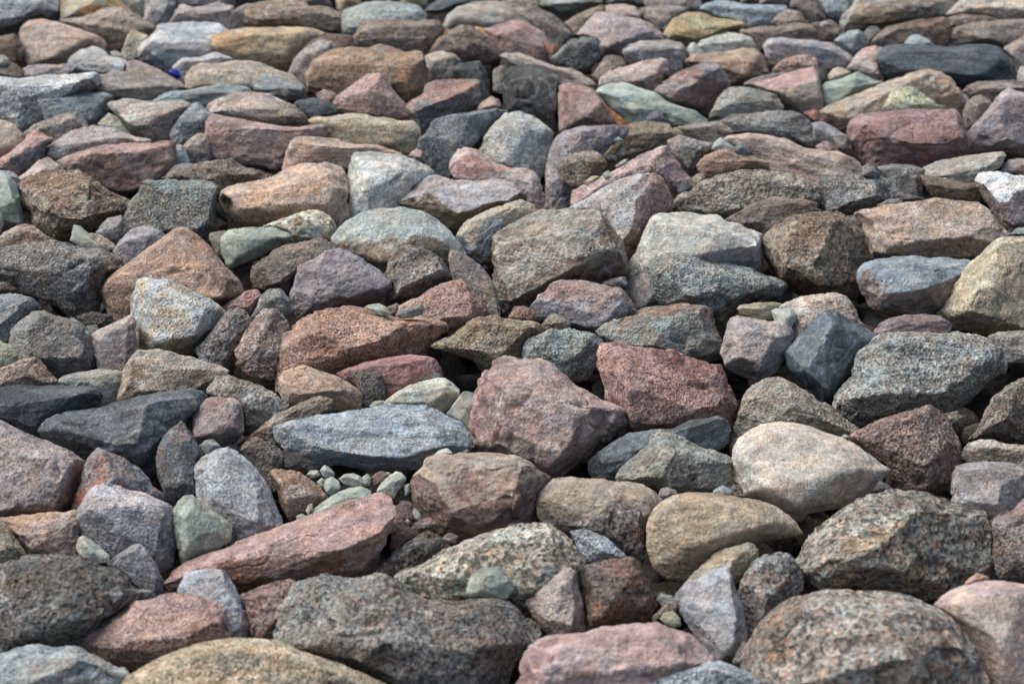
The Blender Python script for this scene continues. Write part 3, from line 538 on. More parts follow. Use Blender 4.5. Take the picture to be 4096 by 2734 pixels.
m;9a9490/c09080;1340,890 1370,860 1480,800 1500,720 1600,685 1740,680 1900,672 1980,690 1980,780 1960,920 1800,960 1640,1010 1560,1060 1440,1140 1400,1050 1345,960;1360,930,.2 1430,970,.3 1650,850,.3 1960,720,.25;;slab-like grey rock with pink crystalline edges, upper centre
f;c4a498;1950,930 1980,880 2060,830 2120,860 2130,900 2080,930 1980,950;;u.05;tiny pink stone above the slate-blue block, upper centre
d;84888e/50545a;1430,1270 1440,1180 1490,1150 1530,1090 1560,1020 1700,980 1920,945 2100,915 2220,945 2120,1040 2000,1220 1920,1300 1760,1420 1700,1520 1560,1490 1500,1370;1480,1180,.25 1580,1030,.25 1930,970,.3 1935,1120,.34 1880,1240,.34;;large slate-blue block with a flat face and dark right side, centre
f;ac928c;1360,1330 1420,1270 1480,1300 1500,1380 1420,1360;;;tiny reddish stone between cream boulder and the large slate-blue block
b;c2c0bc/aca494;1950,1280 2000,1180 2080,1060 2180,970 2300,955 2420,990 2520,1060 2590,1130 2580,1300 2500,1480 2400,1540 2200,1500 2000,1400;2080,1120,.2 2250,1020,.25 2480,1160,.25 2200,1420;;large pale blue-grey striped rock right of the large slate-blue block, centre
m;c2aca6/b08078;1710,1440 1720,1370 1780,1270 1840,1245 1950,1280 2050,1370 2160,1440 2340,1430 2420,1470 2480,1520 2510,1600 2510,1700 2470,1800 2390,1830 2300,1760 2100,1650 1900,1580 1740,1520;1760,1380,.2 1860,1300,.25 2150,1470,.3 2400,1510,.28 2460,1640,.22;p14;pinkish-white granite rock with a coral-red right end in front of the pale striped rock, centre
d;7c848c;1430,1260 1460,1170 1500,1150 1480,1280;;;thin grey sliver at the left side of the large slate-blue block
@ 1000 667
f;ccb09e/b08c70;-255,250 -235,200 -170,160 -60,145 50,120 200,90 290,20 420,-20 620,-46 780,-4 815,50 835,200 850,440 760,520 640,460 400,470 200,480 80,520 -60,535 -140,500 -200,370;-215,235,.2 -80,400,.3 200,385,.34 500,340,.36 720,260,.36 820,210,.3 740,40,.25;;large tan-pink slab with a broad flat top, centre left
y;c4bca8/98907a;90,510 160,470 260,440 400,395 520,365 620,375 690,420 740,530 700,610 560,640 400,640 300,620 180,540;200,490,.15 500,410,.25 690,480,.2 400,560,.25;;cream stone dotted with yellow lichen below the tan-pink slab
k;948880/665a50;15,920 25,850 100,790 180,710 260,670 420,640 600,600 700,640 760,720 700,800 500,900 380,960 320,1080 250,1070 100,1060 40,1010;80,870,.2 250,740,.28 480,700,.3 330,900,.34 220,1000,.3;;dark brown granite rock right of the shadowed gap, behind the purple pointed rock
m;a8aeaa/a08c76;700,620 740,540 830,450 960,390 1100,350 1300,350 1460,385 1590,450 1700,540 1790,640 1840,740 1820,860 1700,900 1400,920 1150,920 1000,840 800,780 720,680;760,640,.2 900,500,.25 1100,440,.3 1480,460,.25 1030,640,.4 1100,820,.4 1400,560,.42 1700,640,.3;p12 v;grey rounded boulder with a broken brown face, centre
m;b4aaac/98806c;1220,320 1260,280 1310,220 1400,130 1490,70 1600,70 1720,100 1820,115 2000,110 2150,100 2250,130 2310,180 2360,260 2330,330 2200,350 2050,380 1950,420 1850,470 1760,580 1650,520 1480,440 1350,370;1250,305,.1 1400,220,.22 1640,320,.34 1830,430,.36 2060,280,.34 2300,220,.2 1700,180,.15;v;lilac-grey rock with a saddle-shaped top and brown lower edge, centre
m;c8b49a/8c929a;1755,590 1800,510 1860,440 1960,400 2080,350 2200,300 2310,275 2420,320 2450,400 2300,620 2100,780 1980,800 1840,760 1790,660;1800,580,.18 2000,440,.25 2250,360,.22 1900,700,.2;p14;cream sandy boulder with a blue-grey tip, left of the big dark brown block
k;887e78/4c4440;1150,880 1200,790 1280,690 1350,668 1460,680 1560,720 1640,790 1710,890 1740,960 1640,1010 1500,1090 1300,1150 1150,1180 1180,1000;1190,860,.2 1400,760,.25 1440,900,.36 1680,900,.2 1300,1010,.36;;dark grey-black speckled rock behind the orange granite boulder, centre
m;a4939a/7c6c74;350,1060 370,980 400,900 420,840 500,800 600,760 650,720 760,705 860,740 960,790 1040,840 1120,890 1210,970 1200,1040 1100,1130 980,1180 780,1200 600,1220 500,1230 420,1290 370,1220;390,960,.15 430,880,.18 640,760,.22 800,800,.22 1190,990,.15 700,1110,.36 480,1130,.32 1040,1060,.3;;purple pointed rock with a rough slanted face, centre left
m;a08c7c/7c7472;1700,740 1720,705 1800,720 1900,790 1990,860 2060,960 2110,1080 2140,1200 2145,1290 2080,1310 1980,1280 1900,1120 1800,1000 1740,970 1710,860;1760,720,.12 1780,800,.2 1880,950,.2 2080,1100,.15;b.2;thin upright brown-grey slab leaning on the big dark brown block
g;b8968a/a07a68;1240,1220 1300,1160 1430,1110 1540,1040 1640,990 1800,950 1860,1000 1930,1090 2000,1180 2040,1250 1980,1330 1800,1380 1600,1420 1400,1400 1260,1320;1300,1190,.15 1600,1080,.2 1820,990,.22 1940,1260,.3 1640,1290,.28;;salmon speckled granite rock behind the long orange granite boulder, centre
g;b89280/a47c66;220,1560 230,1480 290,1420 350,1370 420,1290 560,1230 700,1205 860,1190 1000,1210 1140,1245 1240,1285 1400,1285 1560,1290 1660,1320 1690,1400 1600,1490 1500,1590 1360,1690 1200,1700 900,1740 600,1800 300,1890 215,1900 205,1700;300,1440,.2 500,1380,.3 860,1390,.34 1240,1330,.34 1560,1350,.28 900,1540,.4 480,1560,.36 1340,1480,.36;;long orange-brown granite boulder with black specks, centre left
s;a8a898;985,1200 1020,1180 1100,1172 1160,1200 1190,1250 1120,1260 1040,1230;;u.25;small green-grey pebble on the long orange granite boulder
f;948886;1240,1270 1270,1230 1350,1190 1470,1165 1485,1220 1470,1260 1380,1285 1280,1290;1300,1260,.2 1460,1190,.2;u.25;small mauve wedge stone lying on the orange granite boulders
g;8a8078;1170,1200 1250,1165 1290,1190 1240,1250 1190,1260;;u.1;small grey stone between pebble and mauve wedge on the orange granite boulder
k;a8967e/74604c;1530,1530 1560,1500 1640,1480 1740,1420 1800,1370 1860,1310 1960,1270 2100,1265 2200,1300 2349,1310 2470,1330 2510,1400 2450,1480 2400,1560 2349,1700 2250,1800 2150,1790 2000,1740 1900,1640 1700,1580;1600,1530,.15 1850,1370,.25 2100,1340,.3 2349,1380,.25 2150,1600,.36 1950,1580,.3;;rough olive-brown granite rock right of the long orange granite boulder
g;9a7868;2200,1290 2260,1190 2349,1190 2440,1240 2420,1320 2300,1330;;u.1;small rusty-brown lump on the back of the rough olive-brown granite rock
@ 1000 1334
g;ccaa92/7c624c;240,420 250,370 290,310 370,270 480,268 560,300 660,340 780,380 880,440 940,500 955,580 950,650 820,660 600,640 480,640 340,650 300,580 260,510;270,400,.18 460,340,.25 880,490,.22 560,500,.36 730,480,.36 320,520,.28;p14;tan speckled stone in front of the long orange granite boulder
k;7a706a/4c4440;870,360 880,310 930,293 1010,300 1060,325 1110,330 1145,420 1150,540 1080,590 960,620 940,500 900,430;900,350,.2 1080,380,.3;;small dark upright stone right of the tan speckled stone
f;b07c78/94605e;720,350 800,310 960,250 1100,220 1240,195 1380,180 1500,190 1570,210 1640,320 1600,400 1450,450 1300,500 1150,570 1100,500 900,420;800,350,.12 1050,290,.22 1350,250,.25 1300,400,.25;a38;brick-red granite rock below the long orange granite boulder
k;6e6866;1450,410 1500,360 1580,335 1630,350 1650,400 1560,420 1480,440;;;small dark grey stone behind the pale limestone slab
s;c2beae/a09c8e;1130,600 1180,550 1290,470 1380,430 1500,400 1660,375 1720,410 1800,490 1770,560 1700,640 1640,680 1500,660 1300,640 1180,640;1200,580,.15 1400,480,.22 1520,500,.32 1690,430,.28 1720,540,.25 1540,600,.3;;pale grey-green limestone slab behind the large blue-grey gneiss slab
s;a4a296/848278;1680,680 1740,600 1820,490 1900,500 1950,560 1930,720 1860,800 1760,740;1780,580,.2 1860,640,.25;;grey stone wedged between limestone slab and large pink granite boulder
s;a4a290;1020,620 1060,580 1140,570 1130,605 1050,630;;u.1;tiny olive chips-like stone at the tip of the pale limestone slab
b;a8b0ba/98a0aa;210,830 225,780 290,760 420,735 560,690 760,660 960,645 1100,620 1300,610 1500,600 1600,640 1690,700 1780,740 1850,820 1890,920 1900,980 1820,1020 1620,1070 1400,1130 1200,1145 1000,1135 800,1100 600,1110 450,1070 330,1000 250,920;250,820,.1 500,960,.24 760,1010,.3 1100,1060,.32 1330,1070,.3 1780,960,.24 1500,680,.14 700,740,.14;p16;large blue-grey gneiss slab with a smooth oval face, centre
m;b89c96/94706c;1880,780 1890,640 1930,450 1950,380 2000,330 2060,270 2110,210 2200,185 2330,200 2480,205 2580,240 2700,340 2760,420 2880,490 3020,560 3150,590 3230,660 3230,760 3100,820 2960,900 2880,1010 2720,1100 2620,1180 2560,1210 2400,1150 2200,1080 2000,1000 1900,900;1940,520,.2 2080,300,.25 2640,400,.25 3180,640,.15 2140,640,.38 2720,720,.42 2940,880,.3 2560,1080,.36 2140,980,.25 2960,740,.36;;large pink granite boulder with a sloping face, right of the blue-grey gneiss slab
s;b8bab2;1570,1035 1620,995 1680,980 1725,1020 1660,1060;;u.3;small pale grey stone at the lower right rim of the blue-grey gneiss slab
f;948480;1810,1010 1850,985 1880,1000 1830,1020;;u.3;tiny pale chip right of the pale grey stone on the gneiss slab
m;b09a88/8e7068;1365,1290 1400,1210 1480,1130 1500,1060 1600,1030 1760,1010 1960,1000 2140,1000 2290,1030 2380,1080 2480,1150 2580,1220 2560,1320 2480,1450 2440,1570 2349,1660 2200,1780 2080,1820 1900,1780 1700,1730 1500,1650 1400,1520 1370,1400;1420,1220,.2 1520,1090,.25 1880,1110,.32 2100,1130,.36 2330,1120,.32 2240,1420,.42 2180,1620,.4 1550,1480,.3 1900,1600,.38;v;brown-red angular rock with a tan top edge, below the large pink granite boulder
f;a88e82/84664e;160,1190 200,1150 290,1150 420,1180 500,1230 600,1310 660,1390 620,1440 500,1500 400,1560 330,1570 260,1450 230,1340;200,1180,.15 300,1370,.34 400,1250,.32 600,1370,.25;u.1;small pink-and-brown pyramid stone left of the pale chips, centre
s;b2b4a8;490,1200 520,1170 580,1172 595,1210 540,1230;;;small pale chip at the back left of the chip pile under the gneiss slab
s;b6b8ae;600,1170 640,1125 680,1150 720,1190 700,1225 640,1225;650,1160;;pale pointed chip topping the chip pile under the gneiss slab
s;b4b6ac;575,1270 610,1235 640,1250 640,1310 600,1310;;;small pale chip behind the blocky grey chip in the chip pile
s;b0b2a8/96988e;630,1310 650,1240 700,1215 760,1260 775,1310 740,1360 680,1385 650,1350;670,1240,.2 710,1310,.3;;blocky pale grey chip right of the pink-and-brown pyramid stone
s;c2c2b8;755,1240 800,1200 880,1190 950,1220 990,1280 950,1300 880,1300 800,1280;800,1220,.2 920,1250,.25;;lumpy white-grey chip in the middle of the chip pile
s;a4a69a;960,1230 1000,1200 1030,1230 1020,1290 980,1290;;;small shaded grey chip right of the lumpy white-grey chip
f;785e58;1040,1220 1110,1170 1200,1180 1210,1230 1130,1290 1060,1290;;;dark reddish stone in the gap under the gneiss slab
s;b2b6aa/94988c;1080,1350 1110,1290 1180,1220 1250,1170 1300,1190 1335,1240 1300,1300 1260,1340 1230,1400 1180,1380;1130,1330,.15 1210,1260,.25 1290,1220,.25;;split pale grey-green chip standing left of the brown-red angular rock
s;aab2a4;530,1500 640,1420 700,1380 830,1320 950,1300 1030,1340 1030,1400 900,1470 700,1560 560,1600 480,1590;600,1500,.12 830,1380,.18;a30;flat flaking mint-green slab behind the red sloping slab, centre
s;a8b0a4;660,1430 750,1370 880,1310 890,1330 800,1390 690,1450;;;thin split flake lying on the flat mint-green slab
s;a4a88c;480,1510 500,1460 530,1450 535,1500 500,1540;;;tiny olive chip leaning beside the pink-and-brown pyramid stone
s;a4ac9c;400,1560 440,1540 500,1560 480,1600 410,1600;;;tiny mint chip below the pink-and-brown pyramid stone
f;84686a/644a48;1240,1480 1300,1420 1380,1440 1400,1540 1480,1600 1400,1690 1300,1700 1230,1620;;;dark maroon stone in the gap right of the red sloping slab
s;8c9088;1320,1300 1360,1280 1370,1350 1330,1380;;;tiny grey chip against the left side of the brown-red angular rock
k;6e6258;0,890 80,880 200,960 280,1050 300,1140 200,1150 120,1200 60,1100 0,1050;;;dark brown rough rock under the left tip of the gneiss slab
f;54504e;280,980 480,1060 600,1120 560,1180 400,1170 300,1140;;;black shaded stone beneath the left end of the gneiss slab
@ 1000 2000
f;c09a92/8a6450;-745,660 -695,590 -615,540 -475,490 -335,440 -215,400 -95,340 0,305 165,255 300,200 450,150 600,90 760,10 880,-40 1000,-70 1140,-70 1200,-20 1240,50 1220,150 1180,280 1120,430 1060,560 980,620 860,650 600,660 440,680 250,720 0,780 -235,810 -435,810 -635,810 -725,790;-665,610,.12 -385,560,.22 -100,490,.28 200,410,.32 560,450,.36 850,450,.36 1080,370,.3 1200,110,.15;;long red sloping slab with brown front, lower centre left
s;8c9490;1390,100 1410,70 1460,130 1450,170 1410,150;;u.3;tiny grey-green flake in the red gap right of the long red slab
f;8c6a64;1390,230 1420,190 1530,150 1590,190 1580,220 1450,260 1390,260;;u.1;small red flat stone in the gap below the brown-red angular rock
f;6c5652;1190,400 1220,270 1300,200 1400,240 1450,280 1330,380 1220,460;;;dark maroon rounded stone right of the long red slab's end
s;a09a94;1320,180 1350,155 1370,190 1350,210;;u.3;tiny tan chip beside the small red flat stone
f;7c605c;1640,330 1700,280 1780,310 1750,360 1680,370;;u.1;small dark red stone below the brown-red angular rock
k;8a7e70/564c44;1050,620 1130,540 1230,440 1330,370 1430,300 1520,262 1600,290 1680,360 1720,400 1600,480 1400,570 1280,650 1150,660;1250,470,.2 1440,360,.3 1620,360,.25;;small dark brown granite stone wedged right of the long red slab
k;b4ac9c/8a8070;1240,650 1340,580 1480,520 1600,430 1720,370 1900,310 2100,250 2300,195 2420,180 2520,180 2620,230 2720,300 2800,400 2860,520 2880,700 2800,860 2600,960 2349,980 2100,960 1800,920 1500,860 1300,760;1380,620,.18 1700,480,.26 2200,290,.26 2560,280,.24 2640,420,.28 1900,720,.36 2400,760,.38 2800,640,.25;p14;large light grey-brown granite boulder carrying the grey-green stone, lower centre
s;a0a89e/8c948a;1845,790 1870,690 1910,620 1970,580 2060,570 2150,575 2180,640 2240,690 2250,760 2200,820 2120,840 1980,810 1880,810;1920,660,.2 2060,640,.25 2180,700,.2 2000,760,.28;u.3;grey-green round stone sitting on the light grey-brown granite boulder
k;a09a94/6a625c;210,1240 230,1120 280,960 330,830 370,740 430,690 530,640 650,630 800,655 890,665 1000,630 1100,615 1220,640 1290,700 1340,780 1500,840 1800,860 2100,840 2200,870 2349,960 2460,1060 2480,1180 2349,1270 2240,1360 2200,1480 2150,1580 2000,1680 1700,1700 1400,1640 1150,1530 950,1420 700,1340 450,1300 300,1270;300,1050,.18 440,760,.24 560,700,.26 1000,720,.26 1240,820,.28 1100,1000,.34 2150,900,.24 2349,1120,.26 500,1200,.28 900,1320,.36 1300,1420,.4 1900,1400,.42 1600,1000,.34;;large grey speckled granite boulder in the lower centre, in front of the red slab
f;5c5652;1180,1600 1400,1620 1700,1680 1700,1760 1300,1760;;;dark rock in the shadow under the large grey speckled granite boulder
@ 2000 0
g;8c827c/6c625e;140,120 260,40 340,70 430,110 500,160 545,210 640,300 560,380 500,430 420,400 350,300 300,200;200,150,.2 400,180,.3 560,300,.25;;dark grey-purple granite rock right of the dusky pink granite boulder, upper centre
f;b8a49c;130,-60 300,-60 350,60 250,40 180,80;;;small pinkish stone cut by the top edge, upper centre
f;8e6450;380,360 460,380 510,410 450,490 430,500;;;small rusty-brown sliver left of the two-toned grey stone, upper centre
s;b0b0a4/6a6a66;300,-60 860,-60 870,20 700,60 600,100 500,110 430,70 350,50;440,60 640,30;;low grey slab with pale yellow-green end at the top edge, centre
g;7c807c;850,-60 1250,-60 1240,40 1100,45 900,35;;;dark grey-green rock cut by the top edge, centre
m;aa9680/8c7c6c;550,190 640,130 780,70 860,40 920,70 800,180 720,270 640,300 600,230;;;brown-grey stone behind the pink rock with dark stripes, upper centre
f;b8a098;720,160 830,90 930,45 1060,40 1160,60 1210,130 1200,200 1000,180 800,180;760,160 1100,120;;pale pink rock directly behind the pink rock with dark stripes
b;c0a6a2/8a7c80;650,300 720,230 780,150 880,105 980,115 1100,150 1220,160 1310,210 1380,290 1395,340 1300,380 1150,380 1040,480 960,450 880,460 840,400 840,330;700,280,.15 900,160,.2 1300,260,.2 1060,340,.3 900,420;p14;large pink rock with dark wavy stripes, upper centre right
f;a49490/887e7c;1240,-60 1700,-60 1720,60 1600,130 1480,150 1300,80 1240,40;;;brownish-pink rock cut by the top edge, left of the blue-white speckled rock
g;948a84;1180,80 1320,45 1500,40 1640,80 1560,130 1500,220 1400,290 1310,220 1220,150;;a35;grey-brown rough rock behind the yellowish rock, upper right centre
m;c2b288/a88a5a;1395,290 1450,210 1500,150 1590,110 1740,110 1830,150 1960,165 2080,185 2120,230 2000,270 1880,330 1700,380 1590,390 1440,350;1430,290 1580,310 1700,340 1840,190,.2 2000,200;;yellowish-ochre rock with a smooth hollow top, upper right centre
g;a4b2be/7c8a96;1700,80 1740,30 1830,5 1930,0 2040,25 2130,40 2250,40 2440,45 2460,120 2380,200 2250,220 2120,230 2080,190 1960,160 1850,155 1760,110;1730,80,.2 1900,50,.25 2150,80,.25 2400,90,.25;p12;long blue-white speckled rock near the top edge, right
f;8a7468;2040,-60 2220,-60 2210,30 2120,35 2050,20;;;small brown stone at the top edge behind the blue-white speckled rock
f;a89a92;2200,-60 2480,-60 2440,40 2220,45;;;small dull grey-pink stone at the top edge, above the blue-white speckled rock
f;c6c2b8;1690,390 1720,340 1800,320 1950,280 2060,290 2140,320 2180,380 2170,440 2000,470 1850,480 1750,470;1720,380,.2 2100,340,.2;p10;smooth pale cream-grey stone below the yellowish-ochre rock
s;a8aca4;1590,440 1630,380 1660,370 1700,400 1740,450 1680,480 1600,480;1640,400 1650,470;;tiny green-grey split stone below the yellowish-ochre rock
g;a49086/7a665c;2040,290 2060,250 2200,225 2349,220 2460,250 2450,330 2380,380 2260,430 2200,440 2170,380 2130,310;2100,270 2349,270;;speckled brown stone right of the smooth pale cream-grey stone
g;848886/9ea2a2;425,500 520,410 600,340 700,318 830,320 845,390 850,500 780,560 720,610 650,600 560,570 460,540;440,505,.1 590,405,.28 680,380,.3 830,330,.2;;two-toned grey stone with a light tilted top and dark side, upper centre
f;a8a09e;1055,430 1080,390 1200,350 1350,345 1430,340 1540,355 1590,420 1590,480 1570,620 1450,640 1300,570 1120,550 1060,480;1080,440 1300,400 1560,420;p14;smooth mauve-grey stone below the pink rock with dark stripes
g;988a7e;780,640 860,540 900,480 960,465 1040,490 1080,550 1000,600 900,650 840,690;;;brown speckled stone right of the two-toned grey stone
m;d0b4aa/5c5050;845,700 880,640 960,600 1100,560 1220,520 1400,485 1430,520 1440,600 1400,660 1330,740 1280,780 1150,760 1000,750 860,740;870,690,.2 1000,680,.2 1180,680,.35 1320,640,.3 1420,540,.15;;pale pink wedge rock with dark shaded front, behind the mint-green rock
s;b4baae/9ca294;810,765 860,735 960,705 1060,700 1150,730 1250,770 1330,790 1400,860 1500,900 1640,930 1780,1020 1700,1060 1500,1060 1300,1060 1130,1060 1040,990 950,930 900,860;880,800,.12 1120,800,.22 1060,930,.22 1310,870,.2 1420,920,.2;;pale mint-green angular rock, centre right of the upper third
f;76767e;1245,1010 1290,960 1360,935 1420,970 1450,1040 1400,1060 1280,1060;;u.2;small dark purple-grey stone sitting in front of the mint-green rock
m;a29896/5c4640;1300,790 1400,700 1550,600 1700,545 1800,520 1880,560 1930,640 1970,740 1900,830 1830,950 1770,1010 1700,950 1560,890 1450,880 1390,840;1400,820,.25 1540,760,.32 1690,680,.34 1740,600,.3 1880,590,.2;;angular rock with light grey sloping top and dark front, right of mint-green rock
g;ba9e86/8a6e5c;1570,560 1590,490 1640,450 1800,450 1960,440 2080,410 2180,420 2240,450 2270,530 2300,620 2260,650 2150,690 2060,710 1970,720 1900,620 1750,530;1600,510,.2 1900,530,.3 2180,500,.3 2100,640;p14;tan sandy boulder with a rounded top, behind the angular dark-fronted rock
m;c6ac9e/b09a8c;0,475 60,450 170,445 250,480 360,530 480,570 640,590 740,650 820,700 780,740 640,720 500,720 300,640 100,560;40,480,.15 300,540,.25 660,640,.25;a38;long brown-grey rock lying behind the black layered rock, upper centre
d;5c5c5c/484848;40,620 80,570 250,550 390,600 490,650 510,720 510,900 510,1100 400,1090 250,1000 100,960 40,940 30,780;100,640,.2 380,680,.3 480,690,.3 110,860,.2;;black layered rock with a brown top and cracks, upper centre
m;88807a;-60,600 0,560 60,560 70,640 60,780 0,790 -60,760;;;narrow grey-brown rock at the left side of the black layered rock
f;b4968e/96746c;495,800 510,730 570,710 700,720 800,760 880,850 950,960 1050,1050 900,1100 700,1110 510,1120 500,950;530,740,.2 760,770,.25 900,900,.25 720,1000,.3;p14;dusty pink triangular rock left of the mint-green rock
s;a0663c;900,890 960,960 1110,1050 1060,1070 960,1010;;;thin rust-orange sliver between the pink triangular rock and the mint-green rock
g;a8a49c/8c867e;1790,1000 1830,900 1890,800 1960,745 2080,740 2200,760 2349,800 2420,900 2400,1000 2200,1000 2000,980 1860,1030;1860,900,.2 2000,810,.25 2300,870,.2;;light grey speckled rock right of the angular dark-fronted rock
g;a49a94/8a7c72;1500,1080 1700,1050 1860,1030 1960,1080 2000,1140 1900,1190 1850,1230 1700,1210 1540,1160;1560,1090 1800,1080;a35;low rough grey-brown stone right of the crumbly mossy-brown rock
m;a09094/848086;400,1400 430,1280 480,1180 560,1110 700,1080 900,1065 1080,1060 1100,1150 960,1230 900,1300 700,1380 600,1560 615,1650 570,1760 480,1800 370,1790 390,1600;470,1230,.2 700,1120,.25 620,1290,.28 500,1400,.25;;large purple-mauve rock behind the egg-shaped brown stone, centre
g;928270/6e6052;475,1420 510,1370 620,1310 720,1285 820,1285 890,1340 920,1390 900,1440 800,1500 700,1570 600,1570 530,1530;520,1420,.2 700,1370,.25 860,1390,.2;p10 u.22;egg-shaped speckled brown stone perched on the purple-mauve rock, centre
g;98846a/b0a080;870,1320 960,1230 1070,1120 1110,1060 1230,1030 1400,1040 1500,1080 1560,1150 1500,1180 1400,1200 1250,1280 1080,1330 940,1350;960,1240,.15 1150,1150,.25 1400,1110,.25;;crumbly mossy-brown rock above the pink ridge rock, right of centre
m;a69e9a/7e7672;1420,1200 1540,1150 1700,1200 1850,1220 1840,1290 1740,1340 1700,1400 1620,1440 1560,1380 1480,1310;1480,1220,.2 1640,1240,.25 1800,1250,.2;;dark speckled stone right of the pink ridge rock, centre right
m;bc9c98/9c7c7a;605,1720 620,1640 660,1590 800,1540 950,1470 1080,1390 1200,1320 1320,1270 1410,1230 1470,1290 1520,1380 1560,1450 1640,1530 1700,1640 1560,1700 1300,1720 1000,1740 700,1760;700,1660,.15 1000,1560,.25 1280,1430,.34 1440,1290,.28 1400,1460,.34;;pink ridge-shaped rock with a smooth sloping left face, centre right
s;a8b2b0;975,1190 1010,1172 1045,1190 1020,1212 985,1208;;u.5;tiny pale green pebble on the crumbly mossy-brown rock, upper one
s;b0b8b4;1012,1290 1040,1258 1075,1280 1060,1320 1020,1325;;u.4;pale green pebble on the crumbly mossy-brown rock, lower and larger one
d;6c7074;920,1350 950,1320 1000,1340 990,1370 930,1370;;u.3;tiny dark grey pebble beside the egg-shaped brown stone
s;a4aca6;880,1490 920,1460 960,1490 950,1520 900,1525;;u.3;tiny green-grey chip below the egg-shaped brown stone
s;a49c84;720,1550 780,1510 840,1500 830,1530 760,1570;;u.3;tiny olive chip under the egg-shaped brown stone
s;aeb4b0;1020,1390 1060,1365 1090,1360 1070,1395 1030,1410;;u.3;tiny pale grey chip on the sloping face of the pink ridge rock
f;b08c80;985,1420 1010,1395 1030,1415 1010,1440;;u.3;tiny reddish chip on the sloping face of the pink ridge rock
f;c2a498/a48878;1900,1200 1960,1150 2080,1130 2250,1135 2450,1180 2620,1270 2740,1290 2900,1290 3020,1350 3100,1430 3080,1500 2900,1530 2700,1570 2500,1520 2349,1480 2200,1350 2000,1270;1960,1180,.12 2250,1200,.2 2620,1310,.22 2960,1340,.18;p14;broad smooth salmon-pink rock, right of the small orange-brown ridged stone
s;b0b8b4;1815,1270 1840,1220 1890,1180 1930,1220 2000,1260 1960,1290 1860,1300;1880,1230;u.25;small pale green stone resting on the salmon-pink rock
f;7c7e82;2000,1270 2060,1215 2100,1250 2155,1300 2080,1320 2010,1300;;u.3;small dark grey chip beside the pale green stone on the salmon-pink rock
b;bc9078/a08474;1685,1410 1740,1330 1840,1290 1950,1265 2040,1300 2180,1320 2280,1380 2300,1430 2200,1450 2050,1440 1900,1480 1780,1510 1710,1470;1720,1390,.2 1950,1330,.25 2200,1380,.2;u.1;small orange-brown ridged stone in front of the salmon-pink rock
@ 2000 667
k;a89e90/5a4c40;-60,600 0,540 180,440 330,375 480,350 600,345 830,360 900,430 960,540 1040,620 1065,700 1070,820 1060,930 960,970 760,990 640,970 540,960 430,1000 370,1070 240,1160 140,1150 60,1200 0,1120 -60,1000 -75,800;-40,620,.25 300,760,.36 560,880,.42 830,740,.42 1030,690,.34 860,430,.2 150,1050,.3 400,900,.4;;big dark brown rough granite block with lighter flat top, centre
m;b4aeb0/b09084;560,370 700,290 800,235 950,150 1080,90 1200,45 1330,40 1380,90 1430,190 1470,280 1460,360 1380,410 1300,440 1250,560 1190,700 1120,780 1070,900 1000,800 950,560 880,430 760,370;760,310,.15 1000,230,.28 1100,170,.32 1300,80,.25 1200,340,.38 1000,420,.3 1100,700,.3;vr;lilac rock with a brownish-pink right face, behind the pale flat-topped purple boulder
d;74787c;1520,200 1540,150 1600,140 1660,175 1600,220 1530,230;;;small slate-blue stone behind the long grey-brown granite slab, right
g;a0907e;1620,110 1680,70 1740,60 1740,120 1690,160 1640,150;;;small brown stone below the orange-brown ridged stone, right of centre
k;a89c8c/7c7064;1475,300 1560,230 1640,180 1760,110 1900,60 2060,30 2200,15 2349,40 2560,60 2660,110 2740,180 2765,260 2740,360 2500,340 2300,330 2150,400 2000,460 1900,460 1700,430 1480,390;1540,280,.2 1800,140,.25 2200,80,.25 2600,140,.22 1700,390,.25 2680,260,.25;;long grey-brown rough granite slab behind the pale flat-topped purple boulder
k;94847a/5c4c44;1920,450 2000,400 2100,350 2180,300 2300,270 2450,250 2600,270 2720,310 2740,390 2600,440 2480,520 2349,580 2250,610 2230,540 2100,510;1980,450,.15 2200,350,.28 2450,330,.28 2660,340,.2 2300,500,.3;;dark reddish-brown rough rock right of the pale flat-topped purple boulder
f;c8c0b4/b0a6a8;1080,880 1110,790 1170,700 1210,600 1270,500 1310,430 1400,380 1500,375 1640,385 1720,410 1860,410 1920,460 2040,490 2160,540 2220,545 2235,600 2230,780 2210,880 2100,900 1800,880 1500,900 1330,1100 1300,1200 1200,1210 1150,1170 1090,1050;1290,480,.25 1380,560,.32 1450,610,.34 1620,590,.34 1880,570,.34 2210,590,.25 1700,760,.42 1280,780,.38 1240,1100,.3;v;pale flat-topped boulder with smooth purple-grey sides, right of centre
k;9ca09c/848480;1255,840 1290,770 1400,740 1560,738 1800,770 2000,820 2150,870 2300,920 2420,960 2440,1040 2349,1110 2150,1120 2000,1200 1900,1330 1800,1300 1600,1200 1420,1190 1320,1110 1280,980;1300,830,.25 1500,800,.25 1640,930,.34 2000,960,.34 2349,990,.2 1600,1100,.36 1960,1140,.36;;long grey-green speckled rock in front of the pale flat-topped boulder
s;a89c7c/908468;2025,1200 2060,1175 2180,1160 2349,1155 2440,1170 2380,1230 2330,1290 2250,1305 2150,1280 2050,1250;2060,1200,.15 2250,1200,.2;u.15;small flat yellow-ochre stone lying on the pinkish-white rock, right
m;b8948a/b0a2a8;195,1290 230,1230 290,1150 330,1080 390,1060 430,990 520,960 680,965 850,995 960,1010 1040,1040 1090,1100 1140,1190 1170,1260 1080,1270 980,1320 840,1390 760,1380 600,1330 400,1290 240,1320;340,1100,.25 580,1150,.28 860,1180,.36 920,1080,.3 1060,1120,.3 840,1350,.3 450,1000,.15;v;red-and-lilac granite rock with an orange top, just right of centre
k;6e665e;520,960 580,935 660,930 700,970 600,1000;;;small dark stone behind the orange top of the red-and-lilac rock
f;7c767a;880,990 960,960 1060,940 1080,1010 1000,1040 920,1020;;;grey-purple stone in the gap beside the pale flat-topped boulder's foot
